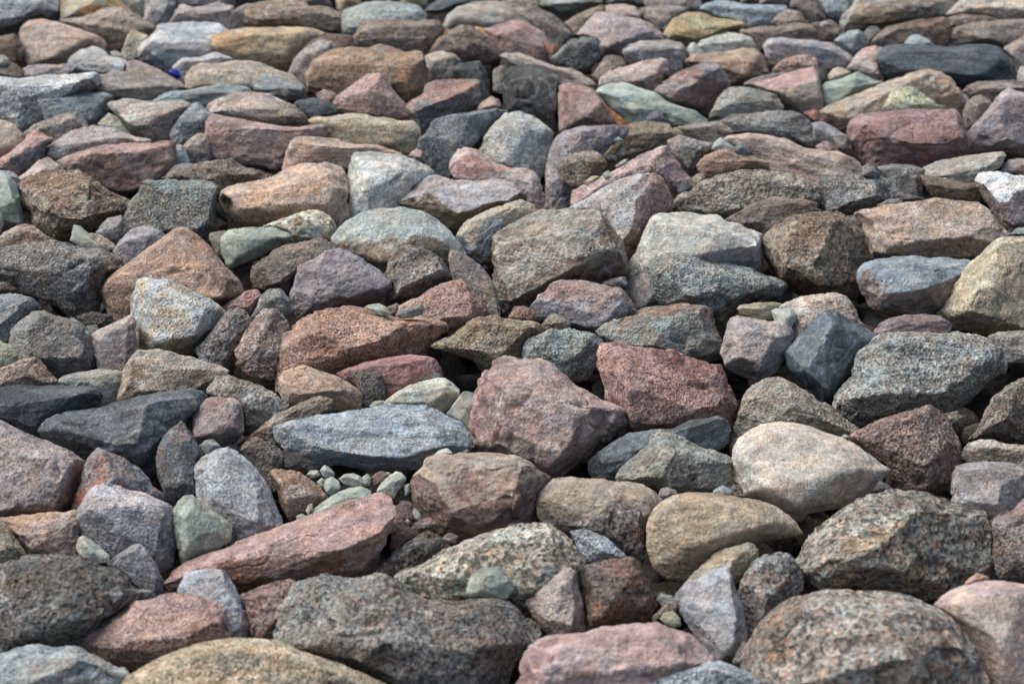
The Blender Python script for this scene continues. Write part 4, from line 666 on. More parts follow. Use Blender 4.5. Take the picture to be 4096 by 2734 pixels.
f;8c847e;1160,1260 1210,1210 1320,1190 1400,1190 1330,1240 1200,1280;;a30;small flat grey stone under the foot of the pale flat-topped boulder
k;94897a/6e5c4c;345,1390 370,1320 410,1270 470,1245 540,1280 600,1340 600,1400 520,1430 400,1420;400,1330 540,1330;;rough brown lump below the red-and-lilac granite rock
k;9ca4a0/7c7a74;200,1540 250,1470 340,1430 440,1380 520,1400 600,1370 700,1400 830,1420 900,1500 880,1600 800,1700 720,1800 500,1820 300,1780 180,1690;270,1500,.2 520,1440,.25 800,1480,.25 560,1640,.34;;grey-green angular rock below the rough brown lump, right of centre
k;a0a29c/745c4e;810,1400 880,1340 980,1280 1160,1255 1240,1210 1400,1180 1600,1155 1800,1190 1830,1290 1850,1400 1890,1480 1880,1580 1780,1640 1680,1660 1500,1620 1300,1600 1100,1570 950,1520;880,1390,.18 1200,1290,.22 1640,1200,.25 1680,1350,.36 1560,1430,.4 1230,1520,.36 1700,1590,.3;;large grey-green granite block with a rusty shaded right side, right of centre
f;b8a8a4/98888a;1890,1580 1910,1480 1940,1360 1960,1290 2020,1255 2110,1275 2250,1310 2440,1330 2500,1390 2480,1560 2400,1660 2349,1740 2200,1800 2050,1750 1940,1690;1960,1390,.2 2080,1320,.22 2150,1480,.36 2349,1460,.28 2150,1680,.36;;pinkish-white lumpy rock left of the slate-blue angular stone, right
@ 2000 1334
g;b08880/5e423c;845,280 840,160 880,90 970,68 1100,90 1300,120 1490,135 1600,190 1760,240 1880,255 1920,340 1950,440 2020,600 2010,760 1960,900 1800,900 1500,860 1200,880 1090,800 1000,640 890,540 870,400;960,220,.3 1060,470,.4 1150,600,.42 1220,520,.42 1500,490,.42 1830,570,.36 1980,620,.25 1160,800,.38 1850,280,.15;;large dusky-red granite block with a dark overhanging front, right of centre
d;848a90/484c50;780,1060 850,1000 960,920 1100,845 1300,825 1480,800 1600,740 1750,705 1870,700 1940,740 1960,820 1940,930 1880,1000 1600,1060 1300,1120 1100,1180 1000,1260 850,1240 760,1150;860,1040,.15 1050,1050,.32 1350,870,.25 1520,860,.3 1720,770,.32 1860,740,.25 1900,900,.25;a50;long dark blue-grey slab under the dusky-red granite block
k;9c9a90/6a645e;985,1250 1030,1150 1090,1080 1180,1000 1270,930 1310,850 1360,818 1460,830 1530,870 1620,910 1700,970 1850,990 1960,1030 2010,1100 2010,1250 1980,1360 1800,1380 1600,1380 1400,1370 1330,1310 1150,1270;1060,1200,.15 1340,930,.26 1560,1030,.32 1700,1040,.3 1540,1200,.38 1340,1290,.34 1900,1100,.25;;dark grey-green pointed speckled rock below the long dark slab, right of centre
g;8c807c;1960,960 2000,900 2060,880 2080,920 2020,1000 1970,1030;;;small grey stone at the left shoulder of the cream speckled boulder
f;8c8888;1350,1390 1380,1330 1430,1310 1500,1340 1510,1370 1440,1410;;;small grey stone left of the pale chip, above the tan smooth boulder
f;a0a0a8;1810,1380 1840,1330 1900,1300 1960,1330 1970,1380 1900,1390;;u.05;small lilac-grey stone between the cream speckled boulder and the tan smooth boulder
k;706a64;1950,1360 2000,1290 2050,1310 2100,1390 2000,1400;;;dark shaded stone at the foot of the cream speckled boulder
m;b8a28c/746c68;320,1450 340,1370 400,1300 460,1235 560,1215 720,1235 880,1245 980,1270 1100,1260 1220,1290 1310,1340 1380,1420 1370,1530 1300,1640 1300,1750 1180,1800 1000,1760 750,1700 560,1690 400,1650 340,1560;370,1420,.2 540,1290,.26 1000,1310,.22 1300,1400,.25 950,1420,.36 800,1600,.36 1200,1640,.3;p12;light brown knobbly boulder with a dark patch, lower right of centre
f;c0a88c/94806a;1280,1560 1310,1500 1380,1430 1480,1380 1620,1360 1800,1365 2000,1390 2200,1420 2349,1470 2450,1540 2540,1620 2580,1720 2450,1740 2200,1780 2000,1900 1800,2020 1600,2080 1450,2060 1330,1960 1270,1800 1260,1660;1330,1560,.2 1500,1440,.26 2000,1460,.28 2400,1600,.22 1600,1800,.36 2000,1720,.36;p9;smooth tan boulder with brownish underside, right of the light brown knobbly boulder
@ 2000 2000
m;7c6e6c;60,220 110,180 160,195 220,190 200,240 80,260;;;small grey stone behind the light grey-brown granite boulder
k;8a7c74/5e524c;500,230 640,190 760,110 900,20 1050,10 1180,40 1250,100 1260,200 1240,400 1220,520 1130,520 1060,440 900,330 700,240;780,140,.2 1000,80,.25 1000,280,.32 1180,300,.25;;dark speckled granite rock between the smooth tan boulder and light granite boulder
g;a8b0b8/7c848c;590,270 650,250 740,245 820,280 920,330 1000,400 1060,440 1080,490 1000,520 860,530 720,535 680,450 640,350;640,300,.15 780,320,.25 860,440,.28 1020,460,.2;u.12;small blue-white speckled wedge stone, lower right of centre
g;b8a49c/8a7a76;210,880 280,780 340,730 440,660 540,590 600,570 640,610 660,700 690,820 720,960 740,1100 640,1170 450,1180 380,1100 300,1000;320,800,.15 580,610,.2 540,760,.36 660,900,.3 640,1080,.3 420,1000,.3;u.05;pinkish-grey upright wedge rock left of the dark red pyramid rock, lower centre
k;8e6c5e/4e4440;680,620 700,560 800,530 920,510 1130,495 1190,560 1230,640 1290,740 1340,820 1390,900 1340,960 1260,1010 1100,1040 900,1090 760,1120 720,950 690,760;720,590,.12 900,590,.25 1080,570,.28 1110,520,.2 1250,740,.28 1300,920,.25 800,1000,.28 1060,800,.4;u.05;dark red-brown pyramid rock with a pinkish top edge, lower centre
s;a8aca0;1340,850 1380,800 1470,820 1490,880 1400,900;;;small pale grey-green stone in the gap below the smooth tan boulder
s;b0aa8c;1360,1010 1400,960 1480,945 1540,1000 1545,1070 1480,1080 1410,1050;;p9 u.1;small round olive pebble left of the tall lilac-grey blade rock
s;6c6a62;1330,800 1400,780 1420,810 1350,830;;;tiny dark stone above the small pale grey-green stone
m;a08c78;1300,990 1380,920 1470,850 1510,900 1490,940 1400,960 1340,1020;;u.1;small brown sliver beside the round olive pebble
m;b8a890/84745c;1560,700 1680,590 1760,530 1820,460 1920,410 2040,380 2150,360 2200,420 2200,480 2140,560 2080,650 2010,710 1950,760 1900,640 1750,640 1620,700;1720,580,.12 1900,500,.22 2020,440,.28 1980,600,.34;;tan slab-like stone behind the tall lilac-grey blade rock
f;b4acb4/706a70;1490,850 1530,770 1600,700 1700,640 1820,590 1940,565 1980,650 2030,800 2080,950 2100,1100 2120,1250 2100,1360 1960,1380 1860,1370 1750,1240 1640,1090 1560,980;1560,820,.12 1800,640,.2 1940,620,.3 2000,900,.36 2020,1100,.38 1960,1340,.3 1650,1000,.15;u.08;tall lilac-grey blade-shaped rock with a dark right side, lower right
k;948c88/5c5450;2020,800 2060,680 2120,580 2170,500 2260,460 2390,440 2480,470 2560,560 2600,680 2560,800 2480,900 2349,1000 2240,1150 2160,1300 2090,1150;2100,700,.2 2250,540,.26 2400,520,.24 2480,640,.3 2250,800,.34;p14;dark speckled boulder right of the lilac-grey blade rock, lower right
m;7c7472;2080,1200 2180,1250 2140,1400 2120,1480 2040,1400 1980,1380;;;dark grey rock in the gap right of the lilac-grey blade rock, bottom
f;bc9c98/a07c76;160,1430 200,1360 220,1290 320,1190 440,1140 600,1125 740,1115 900,1070 960,1070 1040,1050 1200,1025 1340,1030 1440,1080 1560,1110 1660,1170 1760,1270 1840,1350 1860,1420 1700,1560 1500,1680 800,1800 200,1800 150,1600;240,1330,.15 480,1220,.24 1000,1150,.24 1400,1120,.2 1780,1380,.15 350,1480,.34 1000,1420,.32 1500,1400,.3;p14;large dusky-pink boulder at the bottom edge, right of centre
g;b4bec6/8a949c;1220,1600 1300,1510 1380,1440 1500,1420 1640,1400 1780,1370 1880,1360 1980,1400 2080,1440 2180,1500 2280,1540 2349,1600 2400,1700 2000,1800 1400,1800 1200,1700;1380,1500,.15 1850,1430,.22 2200,1560,.2;u.1;pale blue-grey rock cut by the bottom edge in front of the dusky-pink boulder
@ 2996 0
g;9a8c84;180,190 240,130 330,80 420,90 520,190 460,220 340,220 220,220;;a35;brown speckled stone behind the tan flat-topped rock, upper right
g;887a74;340,60 420,-60 560,-60 640,80 680,190 600,210 520,180 420,90;;;dark brown-grey rock cut by the top edge, left of the pale blue-grey pointed rock
m;b8bcc0/a0a4a8;560,10 640,-60 820,-60 870,50 840,110 780,180 720,150 660,150 600,80;600,0,.15 680,120,.25 840,60,.2;;pale blue-grey pointed rock at the top edge, left of the brown-and-white rock
f;a4aab0;830,-60 960,-60 940,30 880,70;;;small blue-grey stone at the top edge beside the brown-and-white rock
m;a8927c/dcd6cc;780,170 800,110 880,50 970,-60 1300,-60 1580,-30 1620,60 1580,150 1400,170 1250,210 1000,250 850,280 790,230;850,130,.25 1000,0,.25 1150,60,.3 1500,40,.25 1100,200;;large brown rock with white quartz streaks, top right
f;bcb4a8;1560,-60 1800,-60 1760,40 1700,130 1600,150 1580,40;;;pale beige rock behind the brown-and-white rock, top edge right
f;cebcac/b8aca0;1670,130 1730,70 1790,10 1860,-60 2440,-60 2440,160 2200,180 2000,150 1850,150;1740,100,.15 1870,80,.22 2349,60,.2;;large pale pinkish-beige rock filling the top right corner
g;a08c80/74604e;180,230 100,240 -60,260 -100,290 20,300 60,420 130,430 300,370 420,350 620,360 590,290 540,210 420,190 300,210;-20,290,.15 200,290,.25 380,260,.28 540,230,.22;;tan flat-topped rock with brown front, behind the lilac-grey rock, upper right
g;8a7870/6e5c56;520,200 600,190 700,170 780,230 820,280 740,350 640,350 590,280;;;dark brown shaded rock left of the small blue speckled stone, upper right
f;a8a0a0;610,200 650,180 685,205 660,230 620,235;;u.3;tiny pale pebble on the dark brown shaded rock, upper right
g;a4a8aa/7c8082;720,350 780,300 860,260 940,250 980,280 1005,370 970,420 930,450 890,475 830,430 760,380;760,340,.2 930,290,.25 880,430,.2;p14;small blue-grey speckled stone with a dark end, upper right
g;908a84;980,280 1030,225 1100,230 1130,280 1080,340 1020,380 1000,330;;p12;small round grey stone right of the blue-grey speckled stone, upper right
g;9a8478/74584c;1040,370 1100,290 1170,230 1300,200 1500,165 1680,145 1720,220 1720,330 1700,390 1500,400 1300,390 1160,410;1120,310,.2 1300,230,.25 1660,200,.25;;long red-brown speckled rock behind the black boulder, upper right
g;887468;1690,150 1800,125 2000,130 2130,165 2080,210 1800,220 1720,230;;a35;low dark brown rock behind the grey-brown boulder, upper right
g;9c8e86/7c6c64;1710,320 1730,260 1790,210 1900,190 2100,180 2300,160 2440,170 2440,340 2349,400 2200,400 2000,370 1840,390 1740,380;1750,260,.2 1950,230,.25 2300,220,.25 1990,340;;broad grey-brown speckled boulder on the right edge above the black boulder
f;b0a6ac/948a90;125,390 170,335 270,318 400,335 560,345 700,365 790,410 870,470 900,530 850,570 780,600 660,610 500,600 300,560 200,550 150,480;160,400,.2 400,380,.28 720,420,.28 850,520,.2;p14;long lilac-grey boulder with purple tint, upper right
g;b89686/8c7a70;190,620 220,560 290,510 400,470 520,465 580,500 585,570 540,620 400,640 260,650;240,560 450,520;;small reddish-brown rough stone in front of the lilac-grey boulder
f;c8b4aa/b48e88;830,590 870,530 930,450 990,405 1080,390 1150,405 1130,480 1100,560 1150,640 1140,700 1060,690 950,640;900,530,.2 1030,460,.25 1100,640;p14;pale pink rock squeezed between the lilac-grey and black boulders
f;a8b0b2;1330,370 1380,300 1450,295 1520,330 1590,390 1500,430 1380,420;;;grey-blue rounded stone peeking up behind the black boulder
g;646c74/50565e;1055,510 1100,450 1180,385 1300,370 1440,385 1600,395 1720,405 1850,380 2000,370 2120,395 2200,470 2250,580 2285,680 2200,720 2000,720 1860,760 1700,720 1400,680 1200,690 1130,640 1070,580;1100,500,.25 1300,440,.3 1640,460,.3 1900,420,.3 2180,500,.3 2000,640,.35 1300,600,.35;p12;big black-and-grey speckled boulder with two humps, upper right
f;b0a49c/7c6a60;2170,410 2250,350 2349,310 2440,300 2440,580 2300,620 2250,500 2200,450;2220,440,.2 2400,360,.2;;grey-beige rock on the right edge beside the two-humped black boulder
f;c0b8c0;2290,640 2320,570 2440,540 2440,700 2300,700;;;small pale lilac stone on the right edge below the two-humped black boulder
s;c8ae94;670,640 720,590 760,572 830,590 880,620 820,660 740,690 680,680;;p12;small yellowish-tan stone above the sage-green wedge rock
d;686664;560,580 640,590 670,630 660,690 610,710 580,660;;;small dark stone right of the flat-topped pink rock, upper right
f;b8948e/b0a090;0,700 100,680 260,640 420,600 540,580 590,620 610,720 640,860 640,930 560,960 460,960 330,910 180,830 60,760;60,725,.15 270,800,.3 400,800,.3 560,740,.3 590,690,.25;v;flat-topped dusty-rose rock with a rounded tan side, upper right
m;a29894;-60,700 60,670 200,640 340,620 300,660 100,700 -40,730;;a25;thin grey-brown slab behind the flat-topped dusty-rose rock
s;a2aca0/8c968a;615,740 660,700 760,680 860,640 930,605 990,640 1080,690 1160,690 1080,740 950,780 800,860 700,920 650,880 630,810;640,730,.15 780,700,.2 940,650,.2 900,740;;sage-green wedge rock left of the long tan ramp-shaped rock
g;c0ae9c/8c7462;590,950 650,920 760,860 900,790 1080,730 1250,670 1400,610 1530,575 1640,610 1740,690 1810,790 1850,900 1820,980 1700,1000 1400,1000 1100,1000 850,1030 830,1120 760,1100 660,1040;640,960,.2 900,960,.34 1100,870,.34 1440,690,.34 1530,640,.28 1740,800,.25;;long tan rock with a smooth ramp-like top rising to the right, upper right
f;c0b4a4;1810,790 1850,810 1890,860 1850,900 1830,870;;;tiny pale sliver at the right tip of the tan ramp-shaped rock
m;bcb892/a4ab9a;1135,940 1180,850 1230,770 1330,735 1420,750 1500,810 1560,860 1670,910 1600,960 1400,970 1200,970;1210,820,.15 1370,800,.25 1500,850,.2 1350,930;u.25;yellow-green lichen-coloured stone standing on the tan ramp-shaped rock
g;a89a90/847268;1820,960 1850,890 1920,820 1980,810 2060,850 2090,900 2000,970 1930,1040 1850,1080 1830,1030;1860,920,.2 2000,880,.25;p12;speckled beige boulder right of the wine-red block, upper right
g;988a84/6c5c56;1830,780 1870,730 1960,690 2100,690 2300,690 2440,700 2440,820 2200,850 2060,850 1900,830;1870,770,.15 2050,760,.25 2300,760,.25;;low brown-grey rock on the right edge under the two-humped black boulder
f;a88482/94706e;850,1080 870,1030 960,990 1060,960 1200,950 1400,930 1600,925 1760,930 1810,1000 1850,1130 1860,1220 1840,1330 1700,1370 1500,1430 1300,1420 1100,1420 1000,1400 900,1280 860,1180;1000,1020,.3 1080,1190,.36 1250,1225,.36 1600,1230,.36 1850,1180,.25 1730,970,.25;;wine-red block with a flat tilted face and tan left end, upper right
m;b09ea0/988688;1850,1130 1900,1060 2000,980 2080,890 2160,790 2210,755 2300,780 2440,860 2440,1340 2340,1340 2200,1310 2000,1310 1860,1330 1860,1220;1990,1050,.28 2140,870,.3 2260,820,.25 2280,1130,.32 1980,1220,.25;;tall peaked pink-purple rock on the right edge beside the wine-red block
f;a8706c;470,970 560,935 600,960 640,1030 580,1050 510,1010;;;small brick-red stone at the left tip of the tan ramp-shaped rock
b;9c9690/74706c;-280,1010 -160,980 0,965 200,945 380,945 460,980 515,1030 520,1100 550,1200 560,1260 480,1210 400,1190 200,1160 0,1140 -140,1130;-180,1010,.15 0,1010,.2 280,1000,.25 480,1060,.25 300,1120;a38;layered grey gneiss slab behind the salmon-pink rock, right
f;a49c9e/8c8084;530,1050 620,1030 700,1070 790,1130 850,1150 860,1290 760,1280 640,1240 560,1200;560,1080 760,1190;;grey-pink stone left of the wine-red block, upper right
g;9c8c86;690,1160 780,1150 860,1180 880,1280 820,1300 740,1260;;u.1;small speckled grey stone with reddish edge touching the wine-red block's left end
g;a88c88/60585a;580,1250 650,1210 740,1250 760,1290 680,1300 600,1300;;u.1;small black-and-pink speckled stone behind the salmon-pink rock's top edge
m;8c8888/a4a2a0;960,1430 1010,1385 1080,1430 1140,1490 1080,1520 970,1500;;u.2;small pointed grey stone below the wine-red block's left end
f;88827e;1090,1420 1250,1400 1400,1410 1500,1450 1480,1570 1480,1700 1300,1720 1200,1600 1130,1500;1120,1440 1400,1450;;smooth dark grey rock directly under the wine-red block
g;b4aca2/94897e;1460,1480 1500,1420 1640,1370 1800,1340 2000,1310 2180,1285 2200,1310 2180,1400 2130,1450 1980,1500 1900,1600 1700,1620 1580,1570 1490,1540;1490,1480,.15 1640,1500,.25 1960,1450,.28 2170,1330,.15;a38;light grey speckled wedge rock below the wine-red block, right
f;a89490/84706c;2160,1420 2200,1370 2280,1350 2440,1350 2440,1500 2300,1480 2160,1460;;;small pinkish stone on the right edge above the white-topped rock
@ 2996 667
k;a09c98/706660;590,140 620,70 720,55 850,65 1000,60 1100,75 1200,120 1280,190 1350,260 1280,310 1100,330 960,360 850,410 780,400 630,400 620,260;640,110,.15 850,130,.22 1120,120,.25 1050,250,.34 750,330,.34;;grey rugged rock behind the brown knobbly boulder, right
f;9a928c;1080,330 1200,280 1290,270 1300,310 1180,350;;;small tan stone behind the broad pinkish-tan slab, right
f;6c6462;1280,220 1380,240 1500,270 1440,290 1320,280;;;thin dark stone between the rugged grey rock and the pinkish-tan slab
g;7c6a56;1460,60 1540,80 1700,100 1850,140 1940,130 2000,260 1950,300 1780,300 1600,290 1500,160;1540,150 1900,200;;dark brown shaded rock beneath the light grey speckled wedge rock, right
m;dcd8d8/b09894;1935,110 1950,65 2020,40 2150,32 2300,55 2440,80 2440,500 2349,520 2230,580 2160,480 2080,370 2000,260 1950,170;1970,90,.15 2100,70,.2 2100,230,.34 2349,240,.32 2200,440,.3;v;white-topped rock with pink lower side on the right edge
k;a08c78/5c4a3c;110,630 160,560 230,490 310,430 400,400 500,385 620,385 750,370 820,410 880,490 970,560 1000,680 1010,780 970,830 950,900 960,1000 900,1100 850,1110 700,1080 500,1090 400,1040 300,960 240,930 160,780;180,640,.2 360,460,.25 780,440,.3 760,620,.4 700,760,.42 330,880,.36 620,1000,.4 900,820,.3;;brown knobbly boulder with deep rough hollows, right
k;6a5e56;830,420 920,420 960,480 980,560 920,520 860,480;;;small dark stone between the brown knobbly boulder and the pinkish-tan slab
g;c4aa9a/94806e;875,390 950,350 1100,320 1280,300 1450,285 1600,275 1780,290 1930,290 2050,360 2100,420 2200,530 2220,580 2100,660 1980,730 1800,770 1500,800 1200,790 1080,770 1030,700 980,560 960,450;930,420,.12 1150,610,.36 1500,600,.38 1900,580,.36 2150,560,.2 1900,340,.12 1110,700,.3;;broad pinkish-tan slab with a wavy weathered top, right
m;98a2ac/a08c86;935,960 940,890 980,830 1060,780 1200,765 1400,758 1550,775 1700,770 1900,790 1960,850 1850,1000 1750,1150 1650,1250 1500,1280 1350,1270 1180,1240 1050,1180 980,1090;980,880,.2 1150,850,.25 1600,830,.25 1150,1000,.36 1400,1020,.42 1190,1170,.36 1640,960,.36;v;blue-grey topped rock with a reddish-brown side, right
f;cab698/a08e74;1585,1310 1620,1220 1690,1120 1750,1000 1810,900 1890,800 1980,720 2060,650 2150,590 2300,590 2440,610 2440,1420 2200,1410 2050,1400 1850,1370 1700,1340;1680,1230,.18 1900,900,.3 2100,660,.25 1950,1040,.42 2090,1040,.42 1880,1220,.36 2200,1340,.3;p14;large sandy-yellow boulder with a dark broken notch on the right edge
m;949698;2230,700 2290,620 2440,600 2440,740 2300,740;;u.12;blue-grey patch-like stone on top of the large sandy-yellow boulder
m;989c94;2210,580 2290,520 2440,490 2440,590 2300,590;;;greenish-grey stone on the right edge behind the large sandy-yellow boulder
f;a08688;1070,1410 1110,1340 1200,1290 1340,1265 1500,1260 1640,1270 1740,1350 1700,1420 1400,1450 1200,1450 1110,1450;1130,1380,.15 1350,1320,.2 1640,1320,.2;a38;low mauve-pink rock under the blue-grey topped rock, right
g;ccbcae/7c6c62;250,1190 330,1140 440,1100 600,1085 740,1070 830,1100 890,1180 940,1280 980,1360 900,1400 700,1420 500,1500 400,1460 370,1440 340,1360 300,1260;320,1190,.15 700,1160,.32 790,1090,.25 520,1330,.3 860,1230,.25;;cream-white rock with a dark speckled right side behind the slate-blue angular stone
s;b8bcb4;190,1230 230,1205 300,1210 360,1205 400,1250 395,1310 360,1370 340,1405 280,1415 240,1390 220,1310;230,1250,.2 330,1270,.3 290,1370,.2;u.2;small pale heart-shaped mint-grey stone leaning on the cream-white rock
d;7c8894/646c74;310,1590 380,1500 440,1420 520,1350 590,1260 660,1215 760,1225 830,1290 900,1330 1000,1380 1110,1450 1050,1520 960,1600 880,1760 760,1900 730,2010 640,1990 480,1860 340,1730;360,1620,.15 640,1290,.24 690,1330,.36 640,1500,.42 490,1740,.42 660,1900,.34 1000,1440,.15;;slate-blue angular stone with a dark right face, right
k;a4a29c/8a7c72;950,1560 1050,1480 1150,1420 1300,1395 1500,1400 1700,1400 1900,1410 2050,1450 2140,1540 2200,1680 2180,1760 2000,1900 1820,2030 1680,2110 1460,2080 1200,2140 950,2180 850,2120 740,2040 730,1960 780,1870 870,1780 900,1660;960,1620,.22 1200,1480,.26 1800,1480,.26 2100,1620,.22 1420,1960,.36 900,1960,.28 1820,1850,.34 1100,1800,.3;p14;large grey-green speckled boulder below the sandy-yellow boulder, right
g;9c9690;2040,1450 2150,1400 2300,1395 2440,1410 2440,1640 2300,1660 2200,1660 2130,1560;;;grey-brown rock on the right edge right of the large grey-green boulder
@ 2996 1334
k;a89c8c/7c7266;-120,800 -70,640 -30,530 20,460 120,390 220,378 330,400 400,450 540,520 620,570 720,620 800,690 900,760 970,810 900,880 700,880 400,860 100,860 -60,880;0,560,.2 180,450,.25 560,590,.28 360,640,.36 840,780,.2 640,740,.3;;brown-grey speckled rock behind the cream speckled boulder, right
c;d8cabb/c0ab9a;-142,1110 -130,980 -80,890 0,830 120,775 260,755 380,765 520,800 660,850 800,890 900,940 1000,1010 1080,1070 1150,1130 1190,1165 1140,1220 1080,1270 1020,1340 940,1380 800,1450 640,1475 500,1490 440,1550 360,1530 200,1450 80,1400 -40,1360 -100,1260;-60,1000,.2 120,860,.26 500,880,.28 1000,1060,.22 1120,1170,.15 180,1280,.36 560,1240,.38 800,1180,.36 420,1460,.3;p9;smooth cream boulder with dark speckles, right
k;a88e84/745c54;840,880 930,830 1010,790 1100,740 1240,690 1400,640 1500,605 1560,610 1640,680 1700,760 1760,860 1800,950 1820,1080 1780,1190 1720,1260 1560,1350 1400,1370 1250,1340 1180,1260 1190,1160 1080,1060 950,950;1000,880,.15 1250,760,.25 1500,680,.3 1490,890,.4 1560,1080,.42 1240,1080,.3 1480,1300,.36 1760,1000,.25;;pinkish-brown granite rock with a sharp upright ridge, right
k;948878/5a4c42;1850,900 1960,780 2020,640 2100,520 2200,430 2349,370 2460,340 2460,960 2349,950 2200,930 2050,900 1920,920;2060,620,.22 2250,480,.3 2200,720,.4 1980,830,.34 2400,700,.3;;dark brown rock in shadow on the right edge below the large grey-green boulder
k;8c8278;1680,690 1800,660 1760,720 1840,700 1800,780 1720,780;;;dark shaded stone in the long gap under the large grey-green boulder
k;b0a494/84786c;1810,1060 1830,1000 1880,930 1960,900 2080,905 2200,940 2349,950 2460,960 2460,1180 2300,1150 2100,1120 1900,1110;1880,990,.2 2050,960,.25 2349,1010,.25;;grey-tan rock on the right edge behind the upright grey block, lower right
f;a49a98/746c6a;1730,1280 1740,1180 1760,1120 1860,1090 1960,1070 2100,1090 2250,1110 2349,1140 2460,1200 2460,1500 2349,1620 2160,1740 1900,1740 1760,1620 1720,1450;1780,1180,.2 2080,1160,.32 2120,1260,.38 2349,1200,.25 2120,1560,.4 1780,1500,.25;;upright grey block with a shadowed hollow on the right edge, lower right
m;a88c88/7c6e6c;2040,1600 2130,1540 2250,1500 2349,1380 2460,1340 2460,2040 2349,2080 2200,2060 2090,1960 2060,1760;2120,1640,.2 2300,1560,.25;;dull pink and grey rock on the right edge under the upright grey block
k;b0a694/6e655c;400,1900 480,1760 600,1650 780,1520 900,1440 1040,1370 1200,1335 1400,1350 1600,1380 1750,1430 1900,1450 2030,1520 2080,1700 2080,1900 2060,2080 1860,2070 1720,2160 1500,2240 1200,2190 700,2170 560,2090 450,2030 400,1970;460,1980,.15 700,1930,.28 950,1880,.36 1250,1760,.4 1400,1660,.4 1450,1460,.26 2000,1640,.2 1500,2050,.3;;large grey-brown granite boulder with dark front below the cream speckled boulder, lower right
f;6c6866;1060,1340 1120,1260 1200,1300 1250,1340 1180,1350;;;small grey stone under the tip of the cream speckled boulder
s;b0b09c;790,880 820,860 850,875 830,900;;u.3;tiny yellow-green chip behind the top of the cream speckled boulder
@ 2996 2000
k;a89c92/7a6a5e;-40,1500 -20,1330 40,1200 110,1080 180,990 270,900 400,840 520,800 640,765 720,780 900,775 1100,785 1240,790 1400,830 1540,880 1680,950 1780,1060 1870,1180 1960,1320 2030,1440 2100,1600 2000,1800 600,1900 0,1800;100,1250,.2 350,960,.28 700,880,.3 1200,880,.28 1300,940,.32 1700,1080,.26 1900,1340,.22 700,1400,.4 1300,1350,.42 300,1600,.3;p14;large brown-grey speckled boulder cut by the bottom edge, lower right
f;c8ac9c/b49490;1590,890 1640,830 1720,770 1850,720 2000,690 2150,688 2349,720 2480,760 2480,1700 2300,1750 2150,1720 2060,1600 1980,1420 1900,1250 1800,1080 1700,970;1720,870,.2 2000,780,.26 2349,800,.24 1950,1000,.32 2150,1250,.36;p9;smooth pinkish boulder in the bottom right corner
f;b89080;1840,710 1880,660 1950,618 2030,640 2070,680 2000,720 1900,730;1900,680 2000,660;u.1;small orange-brown stone behind the smooth pinkish corner boulder
k;847874;2080,300 2200,200 2349,160 2480,150 2480,700 2300,700 2150,680 2100,560;;;dark grey-pink rock on the right edge above the smooth pinkish corner boulder
"""


# ------------------------------------------------------------------ the bank under the rocks
def bank_sheet():
    n = 60
    t = np.linspace(-1, 1, n)
    g = np.sign(t) * np.abs(t) ** 3 * 150
    X, Y = np.meshgrid(g, g)
    p = X.ravel()[:, None] * RT + Y.ravel()[:, None] * -GB - 0.30 * GN
    i = np.arange(n * n).reshape(n, n)
    f = np.stack([i[:-1, :-1], i[:-1, 1:], i[1:, 1:], i[1:, :-1]], -1).reshape(-1, 4)
    me = make_mesh('ground', p, f)
    m = bpy.data.materials.new('bank_soil')
    m.use_nodes = True
    nt = m.node_tree
    b = nt.nodes['Principled BSDF']
    tc = nt.nodes.new('ShaderNodeTexCoord')
    a = nt.nodes.new('ShaderNodeTexVoronoi')
    a.inputs['Scale'].default_value = 45
    z = nt.nodes.new('ShaderNodeTexNoise')
    z.inputs['Scale'].default_value = 14
    z.inputs['Detail'].default_value = 6
    r = nt.nodes.new('ShaderNodeValToRGB')
    r.color_ramp.elements[0].color = (0.02, 0.017, 0.015, 1)  # near black: darkness of the deep gaps put into the soil colour
    r.color_ramp.elements[1].color = (0.045, 0.04, 0.035, 1)
    bp = nt.nodes.new('ShaderNodeBump')
    bp.inputs['Distance'].default_value = 0.02
    nt.links.new(tc.outputs['Object'], a.inputs['Vector'])
    nt.links.new(tc.outputs['Object'], z.inputs['Vector'])
    nt.links.new(z.outputs['Fac'], r.inputs[0])
    nt.links.new(r.outputs[0], b.inputs['Base Color'])
    nt.links.new(a.outputs['Distance'], bp.inputs['Height'])
    nt.links.new(bp.outputs[0], b.inputs['Normal'])
    b.inputs['Roughness'].default_value = 0.95
    me.materials.append(m)
    o = bpy.data.objects.new('ground', me)
    o['kind'] = 'structure'
    col.objects.link(o)
    return o


bank_sheet()


# ------------------------------------------------------------------ rocks
def poly_area(p):
    x, y = p[:, 0], p[:, 1]
    return 0.5 * abs(np.dot(x, np.roll(y, -1)) - np.dot(y, np.roll(x, -1)))


def poly_centroid(p):
    x, y = p[:, 0], p[:, 1]
    c = x * np.roll(y, -1) - np.roll(x, -1) * y
    a = c.sum() / 2
    return np.array([((x + np.roll(x, -1)) * c).sum(), ((y + np.roll(y, -1)) * c).sum()]) / (6 * a)


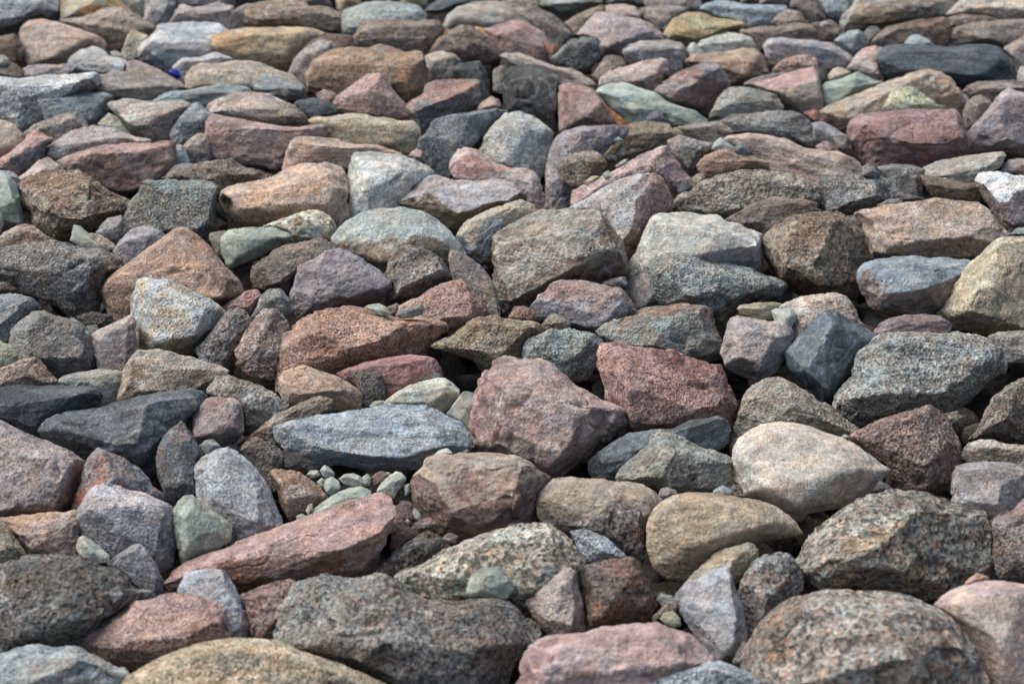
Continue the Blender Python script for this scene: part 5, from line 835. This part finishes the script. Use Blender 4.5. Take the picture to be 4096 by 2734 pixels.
def surface(planes, hs_, pts, dirs, p, seed=0.0, warp=0.0, front=None):
    """directions -> points on the softened polyhedron, blended normals, edge measures"""
    if front is not None:                 # more vertices on the exposed side
        dirs = dirs + 0.55 * front
        dirs = dirs / np.linalg.norm(dirs, axis=1)[:, None]
    cov = np.cov(pts.T) + 1e-8 * np.eye(3)
    w, U = np.linalg.eigh(cov)
    Lm = U @ np.diag(np.sqrt(np.maximum(w, w.max() * 0.04))) @ U.T
    D = dirs @ Lm.T
    E = D
    if warp:
        s_ = np.abs(D).max()
        k = np.stack([fbm(dirs * 2.1 + seed + 40 * a, 3, 0.6) for a in range(3)], 1)
        E = D + warp * s_ * k
    q = np.maximum((E @ planes.T) / hs_, 0)
    mx = q.max(1)
    q = q / mx[:, None]
    qq = q ** p
    s = qq.sum(1)
    r = 1.0 / (mx * s ** (1.0 / p))
    n = (qq / s[:, None]) @ planes
    n /= np.linalg.norm(n, axis=1)[:, None]
    wide = np.clip(((q ** 34).sum(1) - 1.0) / 0.9, 0, 1)
    thin = np.clip(((q ** 110).sum(1) - 1.0) / 0.9, 0, 1)
    return D * r[:, None], n, wide, thin, q.argmax(1)


def fit_outline(v, O, cpx, center):
    """push the mesh sideways until its outline is the (possibly notched) outline O"""
    w = v + center - CAM
    z = w @ V
    f = LENS / 36 * 4096
    x = (w @ RT) / z * f + 2048 - cpx[0]
    y = -(w @ UP) / z * f + 1367 - cpx[1]
    th = np.arctan2(y, x)
    rho = np.hypot(x, y)
    nb = 96 if len(v) > 2500 else (56 if len(v) > 1000 else 36)
    bi = ((th + math.pi) / (2 * math.pi) * nb).astype(int) % nb
    own = np.zeros(nb)
    np.maximum.at(own, bi, rho)
    good = own > 0
    ang = (np.arange(nb) + 0.5) / nb * 2 * math.pi - math.pi
    if not good.all():
        own = np.interp(ang, np.concatenate([ang[good] - 2 * math.pi, ang[good], ang[good] + 2 * math.pi]), np.tile(own[good], 3))
    A = O - cpx
    B = np.roll(A, -1, axis=0)
    want = np.zeros(nb)
    for k, a in enumerate(ang):
        d = np.array([math.cos(a), math.sin(a)])
        e = B - A
        den = d[0] * e[:, 1] - d[1] * e[:, 0]
        den = np.where(np.abs(den) < 1e-9, 1e-9, den)
        r_ = (A[:, 0] * e[:, 1] - A[:, 1] * e[:, 0]) / den
        s_ = (A[:, 0] * d[1] - A[:, 1] * d[0]) / den
        ok = (s_ >= -1e-6) & (s_ <= 1 + 1e-6) & (r_ > 0)
        want[k] = r_[ok].max() if ok.any() else own[k]
    ratio = np.clip(want / own, 0.7, 1.3)
    a3 = np.concatenate([ang - 2 * math.pi, ang, ang + 2 * math.pi])
    rr = np.interp(th, a3, np.tile(ratio, 3))
    oo = np.interp(th, a3, np.tile(own, 3))
    k = (rr - 1) * np.clip(rho / oo, 0, 1) ** 1.5
    return v + (k * x * z / f)[:, None] * RT - (k * y * z / f)[:, None] * UP


def billow(p, octaves=3, gain=0.55):
    a, s, t_ = 1.0, 0.0, 0.0
    for k in range(octaves):
        s = s + a * (np.abs(noise3(p * 2.1 ** k + 17.3 * k)) * 2 - 0.5)
        t_ += a
        a *= gain
    return s / t_


def displace(v, n, edge, size, rough, seed, rounded):
    o = np.array([seed * 3.71 % 211, seed * 7.13 % 223, seed * 1.93 % 227])
    k = 1.0 / size
    if rounded:
        v = v + n * (0.018 * size * fbm(v * k * 1.7 + o, 2))[:, None]
    else:
        st = fbm(v * k * 1.6 + o + 11, 3, 0.55) * 4.0          # broken steps
        fr = st - np.floor(st)
        fr = np.clip((fr - 0.44) / 0.12, 0, 1)
        st = (np.floor(st) + fr) / 4.0
        v = v + n * (0.024 * size * rough * st)[:, None]
        ck = 1 - np.abs(fbm(v * k * 1.15 + o + 83, 3, 0.5)) / 0.035      # a few open cracks
        v = v - n * (0.02 * size * np.clip(ck, 0, 1) * np.clip(fbm(v * k * 0.8 + o + 99, 1) * 2, 0, 1))[:, None]
        chip = np.clip(fbm(v * k * 3.4 + o + 57, 3, 0.6) * 2.2 - 0.45, 0, 1)
        v = v - n * (0.075 * size * rough * chip * edge)[:, None]
    f0 = billow(v * k * 4.2 + o + 31, 2)
    v = v - n * (0.0035 * size * rough * f0)[:, None]
    f1 = fbm(v * 42 + o, 3, 0.65)
    v = v + n * (0.0015 * rough * f1 * min(1.0, size / 0.09))[:, None]
    f2 = billow(v * 120 + o, 2, 0.6)
    v = v - n * (0.0010 * rough * f2 * min(1.0, size / 0.06))[:, None]
    return v


entries = []
for line in DATA.strip().split('\n'):
    if line.startswith('@'):
        _, X0, Y0 = line.split()
        X0, Y0 = float(X0), float(Y0)
        continue
    kind, colr, outl, ridge, opts, label = line.split(';')
    S = 1100.0 / 2349.0
    O = np.array([[float(a) for a in q.split(',')] for q in outl.split()]) * S + (X0, Y0)
    for ax, lim in ((0, 4096.0), (1, 2734.0)):          # stones cut by the frame go on outside it
        O[:, ax] = np.where(O[:, ax] < -10, O[:, ax] * 2.4, np.where(O[:, ax] > lim + 10, lim + (O[:, ax] - lim) * 2.4, O[:, ax]))
    rd = []
    for q in ridge.split():
        a = [float(x) for x in q.split(',')]
        rd.append((a[0] * S + X0, a[1] * S + Y0, a[2] if len(a) > 2 else 0.3))
    op = {}
    for q in opts.split():
        op[q[0]] = q[1:]
    entries.append((kind, colr, O, rd, op, label))
# big ones first: what rests on them is set down afterwards
entries.sort(key=lambda e: ('u' in e[4], -poly_area(e[2])))

TREES = []


def cast(direction):
    best = None
    for t in TREES:
        hit = t.ray_cast(Vector(CAM), Vector(direction))
        if hit[0] is not None and (best is None or hit[3] < best):
            best = hit[3]
    return best


def noun(label, size_px):
    first = label.split()
    for w in first:
        w = w.strip(',')
        if w in ('boulder', 'slab', 'block', 'pebble', 'chip', 'stone', 'rock', 'flake', 'sliver', 'lump', 'knob-like', 'ledge', 'wedge'):
            return {'flake': 'chip', 'sliver': 'chip', 'lump': 'stone', 'knob-like': 'stone', 'ledge': 'stone', 'wedge': 'stone', 'block': 'rock'}.get(w, w)
    return 'rock'


print('AREAS', [sum(poly_area(e[2]) / 16 > a for e in entries) for a in (260, 1000, 1500, 2600, 5000, 9000)])
for idx, (kind, colr, O, rd, op, label) in enumerate(entries):
    rs = np.random.RandomState(1000 + idx)
    alpha = R(float(op.get('a', 37)))
    cpx = poly_centroid(O)
    if poly_area(O) < 3000:
        O = cpx + (O - cpx) * 1.15
    O = cpx + (O - cpx) * np.where(O[:, 1:] > cpx[1], (1.04, 1.13), (1.03, 1.01))   # feet go on behind the next stones
    if kind == 'k' and cpx[1] > 1950:
        kind = 'K'
    t0 = (-(CAM @ GN)) / (rays([cpx])[0] @ GN)
    C = CAM + rays([cpx])[0] * t0
    m = math.cos(alpha) * GN + math.sin(alpha) * GB
    yaw = rs.uniform(-0.22, 0.22)
    side = np.cross(m, GN)
    side /= np.linalg.norm(side)
    m = m * math.cos(yaw) + side * math.sin(yaw)

    def on_plane(px, c):
        d = rays(px)
        t = ((c - CAM) @ m) / (d @ m)
        return CAM + d * t[:, None]

    P = on_plane(O, C)
    e1 = RT - m * (RT @ m)
    e1 /= np.linalg.norm(e1)
    e2 = np.cross(m, e1)
    q2 = np.stack([(P - C) @ e1, (P - C) @ e2], 1)
    w2, U2 = np.linalg.eigh(np.cov(q2.T))
    ext = np.ptp(q2 @ U2, axis=0)
    size = ext.min()
    if 'u' in op and float(op['u']) < 0.2:          # only a little in front of its neighbours
        C = CAM + (C - CAM) * (1 - float(op['u']) * size / np.linalg.norm(C - CAM))
        P = on_plane(O, C)
    elif 'u' in op:                                 # rests on a neighbour: bring it forward onto that surface
        need = []
        dd = rays(np.vstack([O, O * 0.5 + cpx * 0.5, [cpx]]))
        pl = on_plane(np.vstack([O, O * 0.5 + cpx * 0.5, [cpx]]), C)
        for d, pnt in zip(dd, pl):
            h = cast(d / np.linalg.norm(d))
            if h is not None:
                need.append((np.linalg.norm(pnt - CAM) - h) / np.linalg.norm(pnt - CAM))
        if need:
            sh = np.percentile(need, 75) + 0.15 * size / np.linalg.norm(C - CAM)
            sh = min(max(sh, 0.0), 0.10)
            C = CAM + (C - CAM) * (1 - sh)
            P = on_plane(O, C)
            size *= 1 - sh
    pts = [P]
    if rd:
        rp = on_plane([(a, b) for a, b, _ in rd], C)
        for (a, b, hgt), pnt in zip(rd, rp):
            d = rays([(a, b)])[0]
            hgt = hgt * 1.2
            hh = hgt if 'b' not in op else min(hgt, float(op['b']))
            pts.append((pnt - d * (hh * size / -(d @ m)))[None])
    else:
        bb = float(op.get('b', 0.28))
        nk = rs.randint(2, 5)
        pick = rs.permutation(len(O))[:nk]
        ins = cpx + (O[pick] - cpx) * rs.uniform(0.2, 0.6, (nk, 1))
        ip = on_plane(ins, C)
        d = rays(ins)
        pts.append(ip - d * (bb * size * rs.uniform(0.75, 1.2, nk) / -(d @ m))[:, None])
    thick = 0.9 if alpha > R(32) else 0.6
    for sc, hg in ((0.82, 0.28), (0.5, 0.55)):
        bp = C + (P - C) * sc - m * hg * size * thick * rs.uniform(0.85, 1.15, (len(P), 1))
        pts.append(bp)
    pts = np.vstack(pts)
    center = pts.mean(0)
    pts = pts - center
    rounded = 'p' in op and float(op['p']) < 13
    pl, hh = hull_planes(pts, 0.985 if rounded else (0.96 if 'p' in op else (0.93 if poly_area(O) > 6000 else 0.85)))
    if not ('p' in op):                    # knocked-off corners
        q = rs.normal(size=(9, 3)) + 0.7 * m
        q /= np.linalg.norm(q, axis=1)[:, None]
        pl = np.vstack([pl, q])
        hh = np.concatenate([hh, (pts @ q.T).max(0) * rs.uniform(0.83, 0.96, 9)])
    rounded = 'p' in op and float(op['p']) < 13
    pw = 42.0 if rounded else (180.0 if 'p' in op else 320.0)
    px_area = poly_area(O) / 16.0
    lev = next(k for a, k in ((9000, 26000), (5000, 14000), (2600, 7000), (1000, 3000), (260, 1300), (0, 640)) if px_area > a)
    dirs, faces = ICO[lev]
    fr_ = 0.7 * GN + 0.7 * GB
    v, n, edge, thin, fid = surface(pl, hh, pts, dirs, pw, idx * 2.7, 0.03 if rounded else 0.035, fr_)
    v = fit_outline(v, O, cpx, center)
    v = displace(v, n, edge, size, ROUGHNESS[kind], idx + 1, rounded)
    # second colour: patches with their own shape
    cs = colr.split('/')
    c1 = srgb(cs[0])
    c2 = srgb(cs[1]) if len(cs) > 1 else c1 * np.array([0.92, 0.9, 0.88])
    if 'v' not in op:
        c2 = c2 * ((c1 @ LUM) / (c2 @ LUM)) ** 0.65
    sd_ = idx * 5.3
    msk = 0.36 + 0.75 * fbm(v / size * 1.5 + sd_, 4, 0.6) + (rs.uniform(-0.28, 0.28, len(hh)))[fid]
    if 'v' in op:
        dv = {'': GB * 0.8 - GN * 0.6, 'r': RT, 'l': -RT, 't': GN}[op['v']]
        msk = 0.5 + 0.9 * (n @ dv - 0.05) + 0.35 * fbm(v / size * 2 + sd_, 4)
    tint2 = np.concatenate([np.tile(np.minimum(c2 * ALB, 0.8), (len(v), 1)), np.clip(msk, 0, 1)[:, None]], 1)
    w_ = thin * np.clip(0.7 + 1.2 * fbm(v * 30 + sd_, 2), 0, 1)
    wear = np.stack([w_, w_, w_, np.ones_like(w_)], 1)
    nm = noun(label, px_area)
    name = {'k': 'granite', 'K': 'granite', 'g': 'granite', 'c': 'granite', 'd': 'slate', 's': 'limestone', 'b': 'gneiss', 'y': 'lichen', 'm': 'granite', 'f': 'granite'}[kind] + '_' + nm
    me = make_mesh(name, v, faces, (('tint2', tint2), ('wear', wear)))
    me.materials.append(MAT[kind])
    o = bpy.data.objects.new(name, me)
    o.location = center
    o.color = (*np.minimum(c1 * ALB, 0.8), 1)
    o['label'] = label
    o['category'] = nm
    o['kind'] = 'thing'
    col.objects.link(o)
    if lev > 1300:
        dl, fl = ICO[640]
        vl = surface(pl, hh, pts, dl, pw)[0]
    else:
        vl, fl = v, faces
    TREES.append(BVHTree.FromPolygons([tuple(x) for x in (vl + center)], [tuple(int(i) for i in t) for t in fl]))


# ------------------------------------------------------------------ a crushed blue plastic cap among the pink rubble
def plastic_cap():
    px = np.array([(1487, 638)]) * 1100.0 / 2349.0
    d = rays(px)[0]
    h = cast(d / np.linalg.norm(d))
    pos = CAM + d / np.linalg.norm(d) * (h - 0.004)
    bm = bmesh.new()
    n = 36
    rings = []
    for rr, z in ((0.0135, 0.0), (0.0142, 0.002), (0.0142, 0.009), (0.0128, 0.0108), (0.0108, 0.0112), (0.010, 0.0102), (0.0, 0.0102)):
        ring = []
        for k in range(n):
            a = 2 * math.pi * k / n
            q = rr * (1 + (0.035 if k % 2 and 0.001 < z < 0.0095 else 0)) 
            ring.append(bm.verts.new((q * math.cos(a) * 1.12, q * math.sin(a) * 0.86, z + 0.0012 * math.sin(2 * a))))
        rings.append(ring)
    for a, b in zip(rings[:-1], rings[1:]):
        for k in range(n):
            bm.faces.new((a[k], a[(k + 1) % n], b[(k + 1) % n], b[k]))
    bmesh.ops.remove_doubles(bm, verts=bm.verts, dist=1e-5)
    me = bpy.data.meshes.new('plastic_cap')
    bm.to_mesh(me)
    bm.free()
    m = bpy.data.materials.new('blue_plastic')
    m.use_nodes = True
    b = m.node_tree.nodes['Principled BSDF']
    nz = m.node_tree.nodes.new('ShaderNodeTexNoise')
    nz.inputs['Scale'].default_value = 300
    rp = m.node_tree.nodes.new('ShaderNodeValToRGB')
    rp.color_ramp.elements[0].color = (0.006, 0.03, 0.30, 1)
    rp.color_ramp.elements[1].color = (0.015, 0.06, 0.45, 1)
    m.node_tree.links.new(nz.outputs['Fac'], rp.inputs[0])
    m.node_tree.links.new(rp.outputs[0], b.inputs['Base Color'])
    b.inputs['Roughness'].default_value = 0.4
    me.materials.append(m)
    o = bpy.data.objects.new('plastic_cap', me)
    o.location = pos
    o.rotation_euler = (0.55, 0.35, 0.4)
    o['label'] = 'small bright blue plastic scrap lying on the low pink slab'
    o['category'] = 'plastic scrap'
    col.objects.link(o)


plastic_cap()


# ------------------------------------------------------------------ loose rubble: under the rocks, and the bank going on beyond them
def rubble(name, label, spots, lev, gap_shade=1.0):
    dirs, faces = ICO[lev]
    palette = [srgb(h) * ALB for h in ('a89c94', 'b09a8e', '98908c', 'b4948a', '9aa0a4', 'a8987f', '8c827c', 'bcae9e', '74787c')]
    protos = []
    for i in range(24):
        rs = np.random.RandomState(50000 + i)
        q = rs.normal(size=(15, 3))
        q /= np.linalg.norm(q, axis=1)[:, None]
        q *= 0.25 * np.array([0.62, 0.5, 0.38]) * rs.uniform(0.75, 1.15, (15, 1))
        q -= q.mean(0)
        pl, hh = hull_planes(q, 0.95)
        v, n, edge, thin, fid = surface(pl, hh, q, dirs, 200.0, i * 1.3, 0.05)
        protos.append(displace(v, n, edge, 0.17, 1.2, 900 + i, False) * 4)
    V_, F_, T_, n0 = [], [], [], 0
    rs = np.random.RandomState(77)
    for i, (c, sz) in enumerate(spots):
        v = protos[rs.randint(24)]
        a, b = rs.uniform(0, 6.28), rs.uniform(-0.5, 0.5)
        rz = np.array([[math.cos(a), -math.sin(a), 0], [math.sin(a), math.cos(a), 0], [0, 0, 1]])
        rx = np.array([[1, 0, 0], [0, math.cos(b), -math.sin(b)], [0, math.sin(b), math.cos(b)]])
        v = (v * sz * rs.uniform(0.85, 1.15, 3)) @ (rx @ rz).T
        cc = palette[rs.randint(len(palette))] * rs.uniform(0.8, 1.1) * gap_shade  # rubble under the rocks: shade of the crevices multiplied into its colour
        V_.append(v + c)
        F_.append(faces + n0)
        n0 += len(v)
        T_.append(np.tile(np.array([*np.minimum(cc, 0.8), 1.0]), (len(v), 1)))
    v = np.vstack(V_)
    w = np.zeros((len(v), 4))
    me = make_mesh(name, v, np.vstack(F_), (('tint2', np.vstack(T_)), ('wear', w)))
    me.materials.append(MAT['g'])
    o = bpy.data.objects.new(name, me)
    o.color = (0.3 * gap_shade, 0.28 * gap_shade, 0.27 * gap_shade, 1)
    o['kind'] = 'stuff'
    o['label'] = label
    o['category'] = 'rubble'
    col.objects.link(o)


def on_bank(x, y, h=0.0):
    return x * RT - y * GB + h * GN


rs = np.random.RandomState(4)
under = []
for gx in np.arange(-1.9, 1.9, 0.15):
    for gy in np.arange(-1.5, 2.2, 0.15):
        under.append((on_bank(gx + rs.uniform(-.06, .06), gy + rs.uniform(-.06, .06), -0.25 + rs.uniform(-.03, .03)), rs.uniform(0.1, 0.2)))
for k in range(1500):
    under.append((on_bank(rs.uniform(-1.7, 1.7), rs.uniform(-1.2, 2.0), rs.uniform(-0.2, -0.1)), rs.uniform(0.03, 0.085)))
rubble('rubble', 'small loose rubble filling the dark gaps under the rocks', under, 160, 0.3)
beyond = []
for gx in np.arange(-4.2, 4.2, 0.23):
    for gy in np.arange(-2.4, 6.0, 0.23):
        sz = rs.uniform(0.2, 0.36)
        c = on_bank(gx + rs.uniform(-.08, .08), gy + rs.uniform(-.08, .08), rs.uniform(-0.12, -0.03))
        d = c - CAM
        z = d @ V
        if z < 0.5:
            continue
        X = (d @ RT) / z * LENS / 36 * 4096
        Y = -(d @ UP) / z * LENS / 36 * 4096
        mg = sz * 0.62 / z * LENS / 36 * 4096
        if abs(X) < 2048 + mg * 0.75 and abs(Y) < 1367 + mg * 0.9:
            continue
        beyond.append((c, sz))
rubble('rubble_beyond', 'more broken rock covering the bank around the photographed rocks', beyond, 300)
